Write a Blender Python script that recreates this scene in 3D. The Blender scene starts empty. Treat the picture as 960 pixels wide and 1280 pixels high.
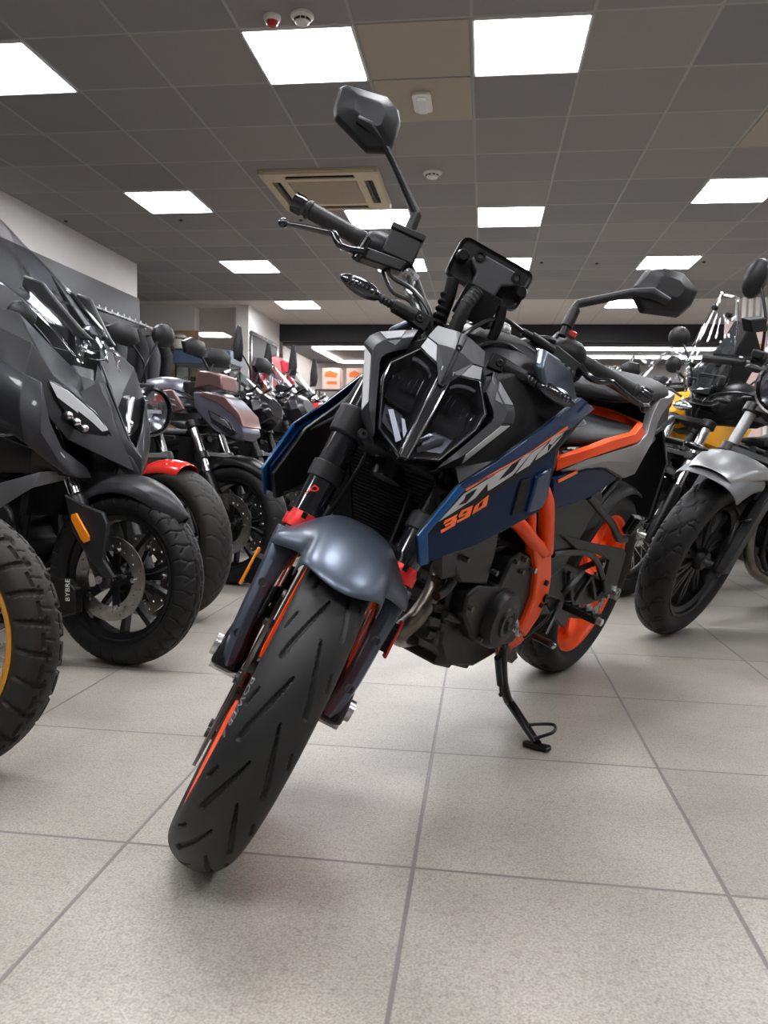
import bpy, math, random
import numpy as np
from mathutils import Vector, Matrix
PI=math.pi; R=math.radians
random.seed(7)
sc=bpy.context.scene; COL=sc.collection
# ---------------------------------------------------------------- camera
F_PX=969.; CAM=Vector((0,0,.6757))
def _rot(rx,ry,rz):
    return Matrix.Rotation(rz,3,'Z')@Matrix.Rotation(rx,3,'X')@Matrix.Rotation(ry,3,'Y')
RC=_rot(-.0786,-.0204,.1258)
cd=bpy.data.cameras.new('camera'); cam=bpy.data.objects.new('camera',cd); COL.objects.link(cam)
m=Matrix((RC.col[0],RC.col[2],-RC.col[1])).transposed().to_4x4(); m.translation=CAM
cam.matrix_world=m
cd.sensor_fit='HORIZONTAL'; cd.sensor_width=36; cd.lens=36*F_PX/960; cd.clip_start=.05; cd.clip_end=100
cd.dof.use_dof=True; cd.dof.focus_distance=1.75; cd.dof.aperture_fstop=13
sc.camera=cam
def ray(px,py): return RC@Vector(((px-480)/F_PX,1,-(py-640)/F_PX))
def atY(px,py,Y):
    d=ray(px,py); return CAM+d*(Y/d.y)
def atZ(px,py,Z=0):
    d=ray(px,py); return CAM+d*((Z-CAM.z)/d.z)
def atX(px,py,X):
    d=ray(px,py); return CAM+d*(X/d.x)
# ---------------------------------------------------------------- materials
MATS={}
def mat(name,col,rough=.5,metal=0,coat=0,bump=None,alpha=None,trans=0,ior=1.45,emit=None,spec=None,vary=None):
    m=bpy.data.materials.new(name); m.use_nodes=True; nt=m.node_tree; b=nt.nodes['Principled BSDF']
    I=b.inputs
    I['Base Color'].default_value=(*col,1); I['Roughness'].default_value=rough; I['Metallic'].default_value=metal
    I['Coat Weight'].default_value=coat; I['Coat Roughness'].default_value=.04
    I['Transmission Weight'].default_value=trans; I['IOR'].default_value=ior
    if spec is not None: I['Specular IOR Level'].default_value=spec
    if alpha is not None: I['Alpha'].default_value=alpha
    if emit: I['Emission Color'].default_value=(*emit[0],1); I['Emission Strength'].default_value=emit[1]
    tc=None
    if bump or vary:
        tc=nt.nodes.new('ShaderNodeTexCoord')
    if bump:   # (scale, strength, distance)
        n=nt.nodes.new('ShaderNodeTexNoise'); n.inputs['Scale'].default_value=bump[0]; n.inputs['Detail'].default_value=4
        u=nt.nodes.new('ShaderNodeBump'); u.inputs['Strength'].default_value=bump[1]; u.inputs['Distance'].default_value=bump[2]
        nt.links.new(tc.outputs['Object'],n.inputs['Vector']); nt.links.new(n.outputs['Fac'],u.inputs['Height']); nt.links.new(u.outputs['Normal'],I['Normal'])
    if vary:   # (scale, rough +-, colour factor)
        n=nt.nodes.new('ShaderNodeTexNoise'); n.inputs['Scale'].default_value=vary[0]; n.inputs['Detail'].default_value=5
        nt.links.new(tc.outputs['Object'],n.inputs['Vector'])
        mr=nt.nodes.new('ShaderNodeMapRange'); mr.inputs['To Min'].default_value=max(0,rough-vary[1]); mr.inputs['To Max'].default_value=min(1,rough+vary[1])
        nt.links.new(n.outputs['Fac'],mr.inputs['Value']); nt.links.new(mr.outputs['Result'],I['Roughness'])
        cr=nt.nodes.new('ShaderNodeValToRGB'); k=vary[2]
        cr.color_ramp.elements[0].position=.3; cr.color_ramp.elements[1].position=.7
        cr.color_ramp.elements[0].color=(*[c*(1-k) for c in col],1); cr.color_ramp.elements[1].color=(*[min(1,c*(1+k)) for c in col],1)
        nt.links.new(n.outputs['Fac'],cr.inputs['Fac']); nt.links.new(cr.outputs['Color'],I['Base Color'])
    MATS[name]=m; return m
mat('plastic',(.008,.008,.009),.42,bump=(900,.25,.0004),spec=.38)
mat('plastic_gloss',(.008,.008,.01),.16,coat=.6)
mat('satin_black',(.006,.006,.0065),.34,spec=.38)
mat('matte_black',(.004,.004,.0045),.6,spec=.25)
mat('dark_grey',(.06,.062,.068),.42,metal=.35)
mat('mid_grey',(.13,.13,.135),.42,metal=.3)
mat('engine_black',(.007,.007,.0075),.4,vary=(30,.1,.3),spec=.35)
mat('engine_grey',(.035,.035,.035),.5,metal=.6,vary=(40,.12,.25))
mat('rubber',(.009,.009,.0095),.55,spec=.3,vary=(14,.12,.22))
mat('rubber_smooth',(.009,.009,.0095),.5)
mat('tread_front',(.013,.013,.0132),.52,spec=.4,vary=(9,.1,.18))
mat('tread_brown',(.016,.0145,.0125),.6,spec=.35,vary=(12,.1,.2))
mat('chrome',(.75,.75,.76),.12,metal=1)
mat('steel',(.5,.5,.5),.28,metal=1,vary=(60,.08,.1))
mat('disc_steel',(.4,.39,.37),.33,metal=1,vary=(60,.08,.1))
mat('header_steel',(.17,.15,.13),.36,metal=1,vary=(18,.12,.35))
mat('orange_paint',(.82,.07,.002),.42,coat=.0,spec=.3)
mat('orange_frame',(.74,.062,.002),.36,coat=.08,spec=.35,bump=(400,.1,.0003))
mat('orange_flat',(.86,.14,.02),.45)
mat('red_anodised',(.62,.02,.02),.38,metal=.35)
mat('red_paint',(.72,.03,.02),.18,coat=.8)
mat('blue_metal',(.0008,.016,.06),.16,metal=.0,coat=.35,spec=.3)
mat('blue_side',(.0006,.010,.042),.3,metal=.0,spec=.10)
mat('blue_edge',(.0,.05,.165),.3,metal=.1,coat=.2,spec=.3)
mat('fender_blue',(.075,.09,.122),.36,metal=.65,coat=.05)
mat('silver_paint',(.30,.30,.30),.36,metal=.7)
mat('silver_grey',(.3,.3,.31),.4,metal=.5)
mat('silver_dull',(.2,.2,.205),.48,metal=.15)
mat('white_print',(.38,.38,.38),.4)
mat('graphite_paint',(.035,.036,.039),.34,metal=.6,coat=.3)
mat('graphite_matt',(.026,.026,.028),.38,metal=.35,spec=.4)
mat('dark_steel',(.10,.10,.10),.35,metal=1)
mat('dash_grey',(.05,.05,.053),.42)
mat('bronze_paint',(.19,.105,.1),.35,metal=.6,coat=.3)
mat('violet_grey',(.13,.13,.165),.35,metal=.6,coat=.4)
mat('maroon',(.075,.03,.03),.4)
mat('yellow_paint',(.85,.38,.01),.3,coat=.5)
mat('green_paint',(.02,.35,.03),.3,coat=.5)
mat('gold_anodised',(.85,.42,.06),.32,metal=.8)
mat('seat_leather',(.012,.012,.013),.52,spec=.32,bump=(500,.5,.0008))
mat('amber',(.75,.22,.01),.2,coat=.5)
mat('red_lens',(.5,.01,.01),.15,coat=.6)
mat('lens_clear',(.93,.95,.96),.03,trans=1,ior=1.2)
def glass(name,tint,absorb,rough=.02,fmul=1.6):
    # thin clear sheet: straight-through light (slightly tinted) plus a Fresnel-weighted mirror reflection
    m=bpy.data.materials.new(name); m.use_nodes=True; nt=m.node_tree; nt.nodes.clear(); N_=nt.nodes
    out=N_.new('ShaderNodeOutputMaterial'); t=N_.new('ShaderNodeBsdfTransparent'); t.inputs['Color'].default_value=(*[c*(1-absorb) for c in tint],1)
    g=N_.new('ShaderNodeBsdfGlossy'); g.inputs['Roughness'].default_value=rough; f=N_.new('ShaderNodeLayerWeight'); f.inputs['Blend'].default_value=.5; pw=N_.new('ShaderNodeMath'); pw.operation='POWER'; pw.inputs[1].default_value=4.5; ad=N_.new('ShaderNodeMath'); ad.operation='ADD'; ad.inputs[1].default_value=.035
    mu=N_.new('ShaderNodeMath'); mu.operation='MULTIPLY'; mu.use_clamp=True; mu.inputs[1].default_value=fmul
    tc=N_.new('ShaderNodeTexCoord'); no=N_.new('ShaderNodeTexNoise'); no.inputs['Scale'].default_value=9; b_=N_.new('ShaderNodeBump'); b_.inputs['Strength'].default_value=.02; b_.inputs['Distance'].default_value=.004
    mx=N_.new('ShaderNodeMixShader'); L=nt.links.new
    L(tc.outputs['Object'],no.inputs['Vector']); L(no.outputs['Fac'],b_.inputs['Height']); L(b_.outputs['Normal'],g.inputs['Normal'])
    L(f.outputs['Facing'],pw.inputs[0]); L(pw.outputs[0],ad.inputs[0]); L(ad.outputs[0],mu.inputs[0]); L(mu.outputs[0],mx.inputs[0]); L(t.outputs[0],mx.inputs[1]); L(g.outputs[0],mx.inputs[2]); L(mx.outputs[0],out.inputs[0]); MATS[name]=m
glass('lens_thin',(.95,.96,1),.02,fmul=1.2); glass('screen_clear',(.93,.95,.97),.02,fmul=1.8); glass('screen_smoke',(.95,.96,.98),.03,fmul=.8); glass('cabinet_glass',(.95,.98,.98),.02,fmul=1.2)
mat('reflector',(.72,.73,.75),.14,metal=1)
mat('reflector_dark',(.2,.205,.22),.2,metal=1)
mat('drl_white',(.62,.63,.64),.35)
mat('bar_white',(.85,.86,.88),.3)
mat('mirror_glass',(.85,.86,.87),.03,metal=1)
mat('cable',(.02,.02,.02),.3)
# ---------------------------------------------------------------- tagging
def tag(o,label=None,cat=None,group=None,kind=None):
    if label: o['label']=label
    if cat: o['category']=cat
    if group: o['group']=group
    if kind: o['kind']=kind
    return o
def empty(name,loc=(0,0,0),rz=0,mtx=None,**k):
    o=bpy.data.objects.new(name,None); COL.objects.link(o); o.empty_display_size=.1
    if mtx is not None: o.matrix_world=mtx
    else: o.location=loc; o.rotation_euler=(0,0,rz)
    return tag(o,**k)
# ---------------------------------------------------------------- curves helpers
def V(*a): return Vector(a if len(a)==3 else a[0])
def smooth_path(pts,sub=6,closed=False):
    P=[Vector(p) for p in pts]; n=len(P)
    if n<3 or sub<=1: return P
    out=[]
    rng=range(n) if closed else range(n-1)
    for i in rng:
        if closed: a,b,c,d=P[(i-1)%n],P[i],P[(i+1)%n],P[(i+2)%n]
        else: a,b,c,d=P[max(i-1,0)],P[i],P[i+1],P[min(i+2,n-1)]
        for k in range(sub):
            t=k/sub; t2=t*t; t3=t2*t
            out.append(.5*((2*b)+(c-a)*t+(2*a-5*b+4*c-d)*t2+(3*b-3*c+d-a)*t3))
    if not closed: out.append(P[-1])
    return out
def lerp(a,b,t): return a+(b-a)*t
class MB:
    def __init__(s): s.v=[]; s.f=[]
    def add(s,vs,fs):
        o=len(s.v); s.v+=[tuple(p) for p in vs]; s.f+=[tuple(i+o for i in f) for f in fs]; return s
    def box(s,c,size,rot=None,taper=1):
        c=Vector(c); x,y,z=[q/2 for q in size]; vs=[]
        for sz in (-1,1):
            for sx,sy in ((-1,-1),(1,-1),(1,1),(-1,1)):
                k=taper if sz>0 else 1
                p=Vector((sx*x*k,sy*y*k,sz*z))
                if rot is not None: p=rot@p
                vs.append(c+p)
        return s.add(vs,[(3,2,1,0),(4,5,6,7),(0,1,5,4),(1,2,6,5),(2,3,7,6),(3,0,4,7)])
    def beam(s,a,b,w,h,up=(0,0,1)):
        a,b=Vector(a),Vector(b); d=(b-a); L=d.length; d.normalize(); u=Vector(up); sd=d.cross(u)
        if sd.length<1e-4: sd=d.cross(Vector((0,1,0)))
        sd.normalize(); u=sd.cross(d)
        return s.box((a+b)/2,(L,w,h),Matrix((d,sd,u)).transposed())
    def tube(s,pts,r,n=12,sub=1,closed=False,caps=True,flat=1,up=None):
        k=len(pts); rs=list(r) if hasattr(r,'__len__') else [r]*k
        P=smooth_path(pts,sub,closed)
        if len(P)!=k:
            m=len(P); rr=[]
            for i in range(m):
                t=i/(m if closed else m-1)*(k if closed else k-1); j=int(t); 
                a=rs[j%k]; b=rs[(j+1)%k] if closed else rs[min(j+1,k-1)]
                rr.append(a+(b-a)*(t-j))
            rs=rr
        m=len(P); vs=[]
        T=[]
        for i in range(m):
            if closed: t=P[(i+1)%m]-P[i-1]
            else: t=P[min(i+1,m-1)]-P[max(i-1,0)]
            if t.length<1e-9: t=Vector((0,0,1))
            T.append(t.normalized())
        ref=Vector(up) if up else (Vector((0,0,1)) if abs(T[0].z)<.9 else Vector((1,0,0)))
        N=(ref-T[0]*ref.dot(T[0])).normalized()
        for i in range(m):
            if i:
                N=(N-T[i]*N.dot(T[i]))
                N=N.normalized() if N.length>1e-6 else Vector((1,0,0))
            B=T[i].cross(N)
            for j in range(n):
                a=2*PI*j/n; vs.append(P[i]+(N*math.cos(a)*flat+B*math.sin(a))*rs[i])
        fs=[]
        for i in range(m if closed else m-1):
            i2=(i+1)%m
            for j in range(n):
                j2=(j+1)%n; fs.append((i*n+j,i*n+j2,i2*n+j2,i2*n+j))
        if caps and not closed:
            fs.append(tuple(range(n-1,-1,-1))); fs.append(tuple(range((m-1)*n,m*n)))
        return s.add(vs,fs)
    def lathe(s,prof,o=(0,0,0),axis=(0,1,0),n=32,closed=False,a0=0,a1=2*PI):
        # prof: (radius, offset along axis)
        o=Vector(o); ax=Vector(axis).normalized(); ref=Vector((0,0,1)) if abs(ax.z)<.9 else Vector((1,0,0))
        N=(ref-ax*ref.dot(ax)).normalized(); B=ax.cross(N); m=len(prof); vs=[]; full=abs(a1-a0-2*PI)<1e-6
        nn=n if full else n+1
        for j in range(nn):
            a=a0+(a1-a0)*j/n; d=N*math.cos(a)+B*math.sin(a)
            for r,h in prof: vs.append(o+d*r+ax*h)
        fs=[]
        for j in range(n):
            j2=(j+1)%nn
            for i in range(m if closed else m-1):
                i2=(i+1)%m; fs.append((j*m+i,j2*m+i,j2*m+i2,j*m+i2))
        return s.add(vs,fs)
    def cyl(s,a,b,r,r2=None,n=20):
        a,b=Vector(a),Vector(b); L=(b-a).length; r2=r if r2 is None else r2
        return s.lathe([(0.0001,0),(r,0),(r2,L),(0.0001,L)],a,b-a,n)
    def ring(s,a,b,r0,r1,n=32):
        a,b=Vector(a),Vector(b); L=(b-a).length
        return s.lathe([(r0,0),(r1,0),(r1,L),(r0,L)],a,b-a,n,closed=True)
    def prism(s,poly,off):
        P=[Vector(p) for p in poly]; n=len(P); off=Vector(off)
        vs=P+[p+off for p in P]
        fs=[tuple(range(n-1,-1,-1)),tuple(range(n,2*n))]+[(i,(i+1)%n,(i+1)%n+n,i+n) for i in range(n)]
        return s.add(vs,fs)
    def grid(s,rows,closed_u=False):
        # rows of equal length
        m=len(rows); n=len(rows[0]); vs=[p for r in rows for p in r]; fs=[]
        for i in range(m-1):
            for j in range(n if closed_u else n-1):
                j2=(j+1)%n; fs.append((i*n+j,i*n+j2,(i+1)*n+j2,(i+1)*n+j))
        return s.add(vs,fs)
    def loft(s,secs,caps=True):
        m=len(secs); n=len(secs[0]); s0=len(s.v); s.grid(secs,True)
        if caps:
            s.f.append(tuple(s0+i for i in range(n-1,-1,-1))); s.f.append(tuple(s0+(m-1)*n+i for i in range(n)))
        return s
    def ball(s,c,r,n=16,rot=None):
        c=Vector(c); r=r if hasattr(r,'__len__') else (r,r,r); vs=[];k=n//2
        for i in range(k+1):
            th=PI*i/k
            for j in range(n):
                a=2*PI*j/n; p=Vector((math.sin(th)*math.cos(a)*r[0],math.sin(th)*math.sin(a)*r[1],math.cos(th)*r[2]))
                if rot is not None: p=rot@p
                vs.append(c+p)
        fs=[(i*n+j,i*n+(j+1)%n,(i+1)*n+(j+1)%n,(i+1)*n+j) for i in range(k) for j in range(n)]
        return s.add(vs,fs)
    def build(s,name,material,parent=None,smooth=35,bevel=0,seg=2,sub=0,thick=0,mtx=None,weld=True,**k):
        me=bpy.data.meshes.new(name); me.from_pydata(s.v,[],s.f); me.validate()
        import bmesh
        bm=bmesh.new(); bm.from_mesh(me)
        if weld: bmesh.ops.remove_doubles(bm,verts=bm.verts,dist=1e-5)
        bmesh.ops.dissolve_degenerate(bm,dist=1e-6,edges=bm.edges)
        bmesh.ops.recalc_face_normals(bm,faces=bm.faces); bm.to_mesh(me); bm.free()
        me.materials.append(MATS[material] if isinstance(material,str) else material)
        if smooth:
            me.shade_smooth()
            try: me.set_sharp_from_angle(angle=R(smooth))
            except Exception: pass
        o=bpy.data.objects.new(name,me); COL.objects.link(o)
        if parent is not None: o.parent=parent
        if mtx is not None: o.matrix_local=mtx
        if thick:
            md=o.modifiers.new('solidify','SOLIDIFY'); md.thickness=thick; md.offset=0
        if sub:
            md=o.modifiers.new('subsurf','SUBSURF'); md.levels=sub; md.render_levels=sub
        if bevel:
            md=o.modifiers.new('bevel','BEVEL'); md.width=bevel; md.segments=seg; md.limit_method='ANGLE'; md.angle_limit=R(32)
        return tag(o,**k)
def rrect(cx,cy,w,h,r,n=4):
    out=[]
    for qx,qy,a in ((1,1,0),(-1,1,90),(-1,-1,180),(1,-1,270)):
        for i in range(n+1):
            t=R(a+90*i/n); out.append((cx+qx*(w/2-r)+r*math.cos(t),cy+qy*(h/2-r)+r*math.sin(t)))
    return out
# ---------------------------------------------------------------- wheels (axis = local Y, centre at c)
def tyre_mesh(c,Rr,W,rim,groove=None,nu=260,nv=36,crown=None,lug=None):
    # section: from inner bead round the crown to the other bead
    c=Vector(c); H=Rr-rim; crown=crown or .5
    sec=[]; arc=[]
    # superellipse half section
    for j in range(nv+1):
        t=-1+2*j/nv; a=t*PI*.62
        y=math.sin(a)*W/2 if abs(a)<=PI/2 else math.copysign(W/2*(1-.30*((abs(a)-PI/2)/(PI*.12))**1.5),a)
        rr=math.cos(a)
        if abs(a)<=PI/2: r=Rr-H*.62*(1-rr**crown if rr>0 else 1) if crown!=1 else Rr-H*.62*(1-rr)
        else: r=Rr-H*.62-H*.38*((abs(a)-PI/2)/(PI*.12))
        sec.append((y,r))
    ac=[0]
    for j in range(1,nv+1): ac.append(ac[-1]+math.hypot(sec[j][0]-sec[j-1][0],sec[j][1]-sec[j-1][1]))
    mid=ac[nv//2]; ac=[q-mid for q in ac]
    u=np.arange(nu)/nu; A=np.array(ac)
    D=np.zeros((nu,nv+1))
    if groove is not None: D=groove(u[:,None]*2*PI*Rr+0*A[None,:],A[None,:]+0*u[:,None],2*PI*Rr)
    S=np.array(sec)
    # normals in section
    dy=np.gradient(S[:,0]); dr=np.gradient(S[:,1]); ln=np.hypot(dy,dr)+1e-9; ny=-dr/ln; nr=dy/ln
    vs=[]
    for i in range(nu):
        a=2*PI*i/nu; ca_,sa_=math.cos(a),math.sin(a)
        for j in range(nv+1):
            y=S[j,0]-ny[j]*D[i,j]; r=S[j,1]-nr[j]*D[i,j]
            vs.append((c.x+r*sa_,c.y+y,c.z-r*ca_))
    m=MB(); n=nv+1
    fs=[]
    for i in range(nu):
        i2=(i+1)%nu
        for j in range(nv): fs.append((i*n+j,i2*n+j,i2*n+j+1,i*n+j+1))
    m.add(vs,fs); return m
def seg_groove(segs,period,depth=.004,w=.003,shift_right=.5):
    """slashes: list of polylines [(s,t,w),...] for t>0; mirrored with half period shift for t<0. s along circumference (m)"""
    def g(U,A,circ):
        N=max(1,round(circ/period)); per=circ/N; D=np.zeros_like(U)
        for side in (1,-1):
            u=(U+(per*shift_right if side<0 else 0))%per; t=A*side
            for pl in segs:
                sc_=per/period
                for k in (-1,0,1):
                    for a,b in zip(pl[:-1],pl[1:]):
                        ax,ay,bx,by=a[0]*sc_+k*per,a[1],b[0]*sc_+k*per,b[1]
                        dx,dy=bx-ax,by-ay; L2=dx*dx+dy*dy+1e-12
                        q=np.clip(((u-ax)*dx+(t-ay)*dy)/L2,0,1)
                        d=np.hypot(u-ax-q*dx,t-ay-q*dy); ww=(a[2] if len(a)>2 else w)+((b[2] if len(b)>2 else w)-(a[2] if len(a)>2 else w))*q
                        D=np.maximum(D,depth*np.clip((ww-d)/(ww*.45)+.0,0,1))
        return D
    return g
G_SPORT=seg_groove([[(.0,.035,.0044),(.02,.031,.0044),(.06,.019,.0036),(.105,.006,.0016)],[(.045,.052,.0032),(.072,.043,.0022)]],.125,depth=.0055)
G_ROAD=seg_groove([[(0,.006),(.03,.02),(.05,.045),(.055,.07)],[(.045,.0),(.06,.014),(.075,.02)]],.085,depth=.004,w=.0028)
G_TOUR=seg_groove([[(0,.004),(.02,.012),(.015,.03),(.03,.055),(.03,.08)],[(.02,.03),(.0,.05)],[(-.02,.012),(.02,.012)]],.05,depth=.004,w=.0025)
G_SCORP=seg_groove([[(0,.0),(.02,.012),(.05,.016)],[(.01,.028),(.03,.02),(.055,.032),(.06,.055),(.055,.07)],[(.06,.03),(.085,.045),(.08,.06)]],.105,depth=.0045,w=.0032)
def block_groove(U,A,circ):
    N=round(circ/.062); per=circ/N; u=(U+.012*np.sign(A)+A*.25)%per
    g1=np.clip((.0065-np.abs(u-per/2))/.002,0,1)*(np.abs(A)>.012)
    z=.026+.006*np.sign(np.sin(2*PI*U/per)); g2=np.clip((.0035-np.abs(np.abs(A)-z))/.0015,0,1)
    g3=np.clip((.002-np.abs((u+per/2)%per-per/2))/.001,0,1)*.4*(np.abs(A)<.03)
    return .007*np.maximum(np.maximum(g1,g2),g3)*(np.abs(A)<.085)
def rim_mesh(c,rim,W,n=64):
    m=MB(); w=W/2
    m.lathe([(rim+.006,-w),(rim-.003,-w+.002),(rim-.006,-w+.012),(rim-.022,-w+.022),(rim-.026,0),(rim-.022,w-.022),(rim-.006,w-.012),(rim-.003,w-.002),(rim+.006,w),(rim+.006,w-.01),(rim-.012,w-.025),(rim-.014,0),(rim-.012,-w+.025),(rim+.006,-w+.01)],c,(0,1,0),n,closed=True)
    return m
def spokes_cast(c,rim,n=5,split=True,w=.018,hub=.05,hw=.05,phase=0,thick=.022):
    m=MB(); c=Vector(c)
    m.lathe([(.012,-hw),(hub*.75,-hw),(hub,-hw*.6),(hub,hw*.6),(hub*.75,hw),(.012,hw)],c,(0,1,0),28,closed=True)
    for i in range(n):
        a=2*PI*i/n+phase; d=Vector((math.sin(a),0,math.cos(a))); t=Vector((math.cos(a),0,-math.sin(a)))
        for sg in ((-1,1) if split else (0,)):
            p0=c+d*hub*.85+t*sg*.012; p1=c+d*(rim*.62)+t*sg*.026; p2=c+d*(rim-.012)+t*sg*(.055 if split else 0)
            secs=[]
            for p,ww,th in ((p0,w,thick*1.3),(p1,w*.8,thick),(p2,w*1.1,thick)):
                secs.append([p+t*ww/2+Vector((0,th/2,0)),p-t*ww/2+Vector((0,th/2,0)),p-t*ww/2-Vector((0,th/2,0)),p+t*ww/2-Vector((0,th/2,0))])
            m.loft(secs)
    return m
def spokes_wire(c,rim,n=36,hub=.03,hw=.035,r=.0018):
    m=MB(); c=Vector(c)
    m.lathe([(.01,-hw),(hub,-hw),(hub*1.15,-hw+.006),(hub*.7,-hw+.012),(hub*.7,hw-.012),(hub*1.15,hw-.006),(hub,hw),(.01,hw)],c,(0,1,0),24,closed=True)
    for i in range(n):
        a=2*PI*i/n; b=a+(.9 if i%4<2 else -.9); s=1 if i%2 else -1
        m.tube([c+Vector((math.sin(b)*hub,s*hw*.8,math.cos(b)*hub)),c+Vector((math.sin(a)*(rim-.01),s*.006,math.cos(a)*(rim-.01)))],r,5)
    return m
def disc_mesh(c,y,r0,r1,th=.005,holes=30,wave=0):
    # annulus with real drilled holes ring: built as radial grid with gaps
    m=MB(); c=Vector(c); N=holes*4; rs=[r0,r0+(r1-r0)*.28,r0+(r1-r0)*.42,r0+(r1-r0)*.62,r0+(r1-r0)*.76,r1]
    def P(k,i,yy):
        a=2*PI*i/N; r=rs[k]
        if wave and k==5: r*=1+.012*math.sin(a*wave)
        return (c.x+math.sin(a)*r,c.y+yy,c.z+math.cos(a)*r)
    def hole(i,k):
        return (k==1 and i%8==1) or (k==3 and i%8==5)
    for i in range(N):
        for k in range(5):
            if hole(i,k): 
                q=[(k,i),(k+1,i),(k+1,i+1),(k,i+1)]
                for (k0,i0),(k1,i1) in zip(q,q[1:]+q[:1]):
                    m.add([P(k0,i0,y),P(k1,i1,y),P(k1,i1,y+th),P(k0,i0,y+th)],[(0,1,2,3)])
                continue
            m.add([P(k,i,y),P(k+1,i,y),P(k+1,i+1,y),P(k,i+1,y)],[(0,1,2,3)])
            m.add([P(k,i,y+th),P(k+1,i,y+th),P(k+1,i+1,y+th),P(k,i+1,y+th)],[(0,1,2,3)])
        for k in (0,5): m.add([P(k,i,y),P(k,i+1,y),P(k,i+1,y+th),P(k,i,y+th)],[(0,1,2,3)])
    return m
# ================================================================ ROOM
CZ=2.8414; CX0,CY0=-.1253,4.065; T=.6; FS=.4905; FX0,FY0=-.584,1.211
def grid_mask(nt,sock,scale,ox,oy,w,axes=('X','Y')):
    """returns (edge mask 0..1 node socket, cell id vector socket)"""
    N=nt.nodes; Lk=nt.links
    sub=N.new('ShaderNodeVectorMath'); sub.operation='SUBTRACT'; sub.inputs[1].default_value=(ox,oy,0); Lk.new(sock,sub.inputs[0])
    div=N.new('ShaderNodeVectorMath'); div.operation='SCALE'; div.inputs['Scale'].default_value=1/scale; Lk.new(sub.outputs[0],div.inputs[0])
    fr=N.new('ShaderNodeVectorMath'); fr.operation='FRACTION'; Lk.new(div.outputs[0],fr.inputs[0])
    fl=N.new('ShaderNodeVectorMath'); fl.operation='FLOOR'; Lk.new(div.outputs[0],fl.inputs[0])
    sp=N.new('ShaderNodeSeparateXYZ'); Lk.new(fr.outputs[0],sp.inputs[0]); outs=[]
    for a in axes:
        s1=N.new('ShaderNodeMath'); s1.operation='SUBTRACT'; s1.inputs[1].default_value=.5; Lk.new(sp.outputs[a],s1.inputs[0])
        s2=N.new('ShaderNodeMath'); s2.operation='ABSOLUTE'; Lk.new(s1.outputs[0],s2.inputs[0]); outs.append(s2.outputs[0])
    mx=N.new('ShaderNodeMath'); mx.operation='MAXIMUM'; Lk.new(outs[0],mx.inputs[0])
    if len(outs)>1: Lk.new(outs[1],mx.inputs[1])
    mr=N.new('ShaderNodeMapRange'); mr.inputs['From Min'].default_value=.5-w/scale; mr.inputs['From Max'].default_value=.5-w/scale*.5; Lk.new(mx.outputs[0],mr.inputs['Value'])
    return mr.outputs['Result'],fl.outputs[0]
def mixc(nt,fac,a,b,mode='MIX'):
    n=nt.nodes.new('ShaderNodeMix'); n.data_type='RGBA'; n.blend_type=mode
    for s,v in ((n.inputs['Factor'],fac),(n.inputs[6],a),(n.inputs[7],b)):
        if isinstance(v,bpy.types.NodeSocket): nt.links.new(v,s)
        elif isinstance(v,(int,float)): s.default_value=v
        else: s.default_value=(*v,1)
    return n.outputs[2]
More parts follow.
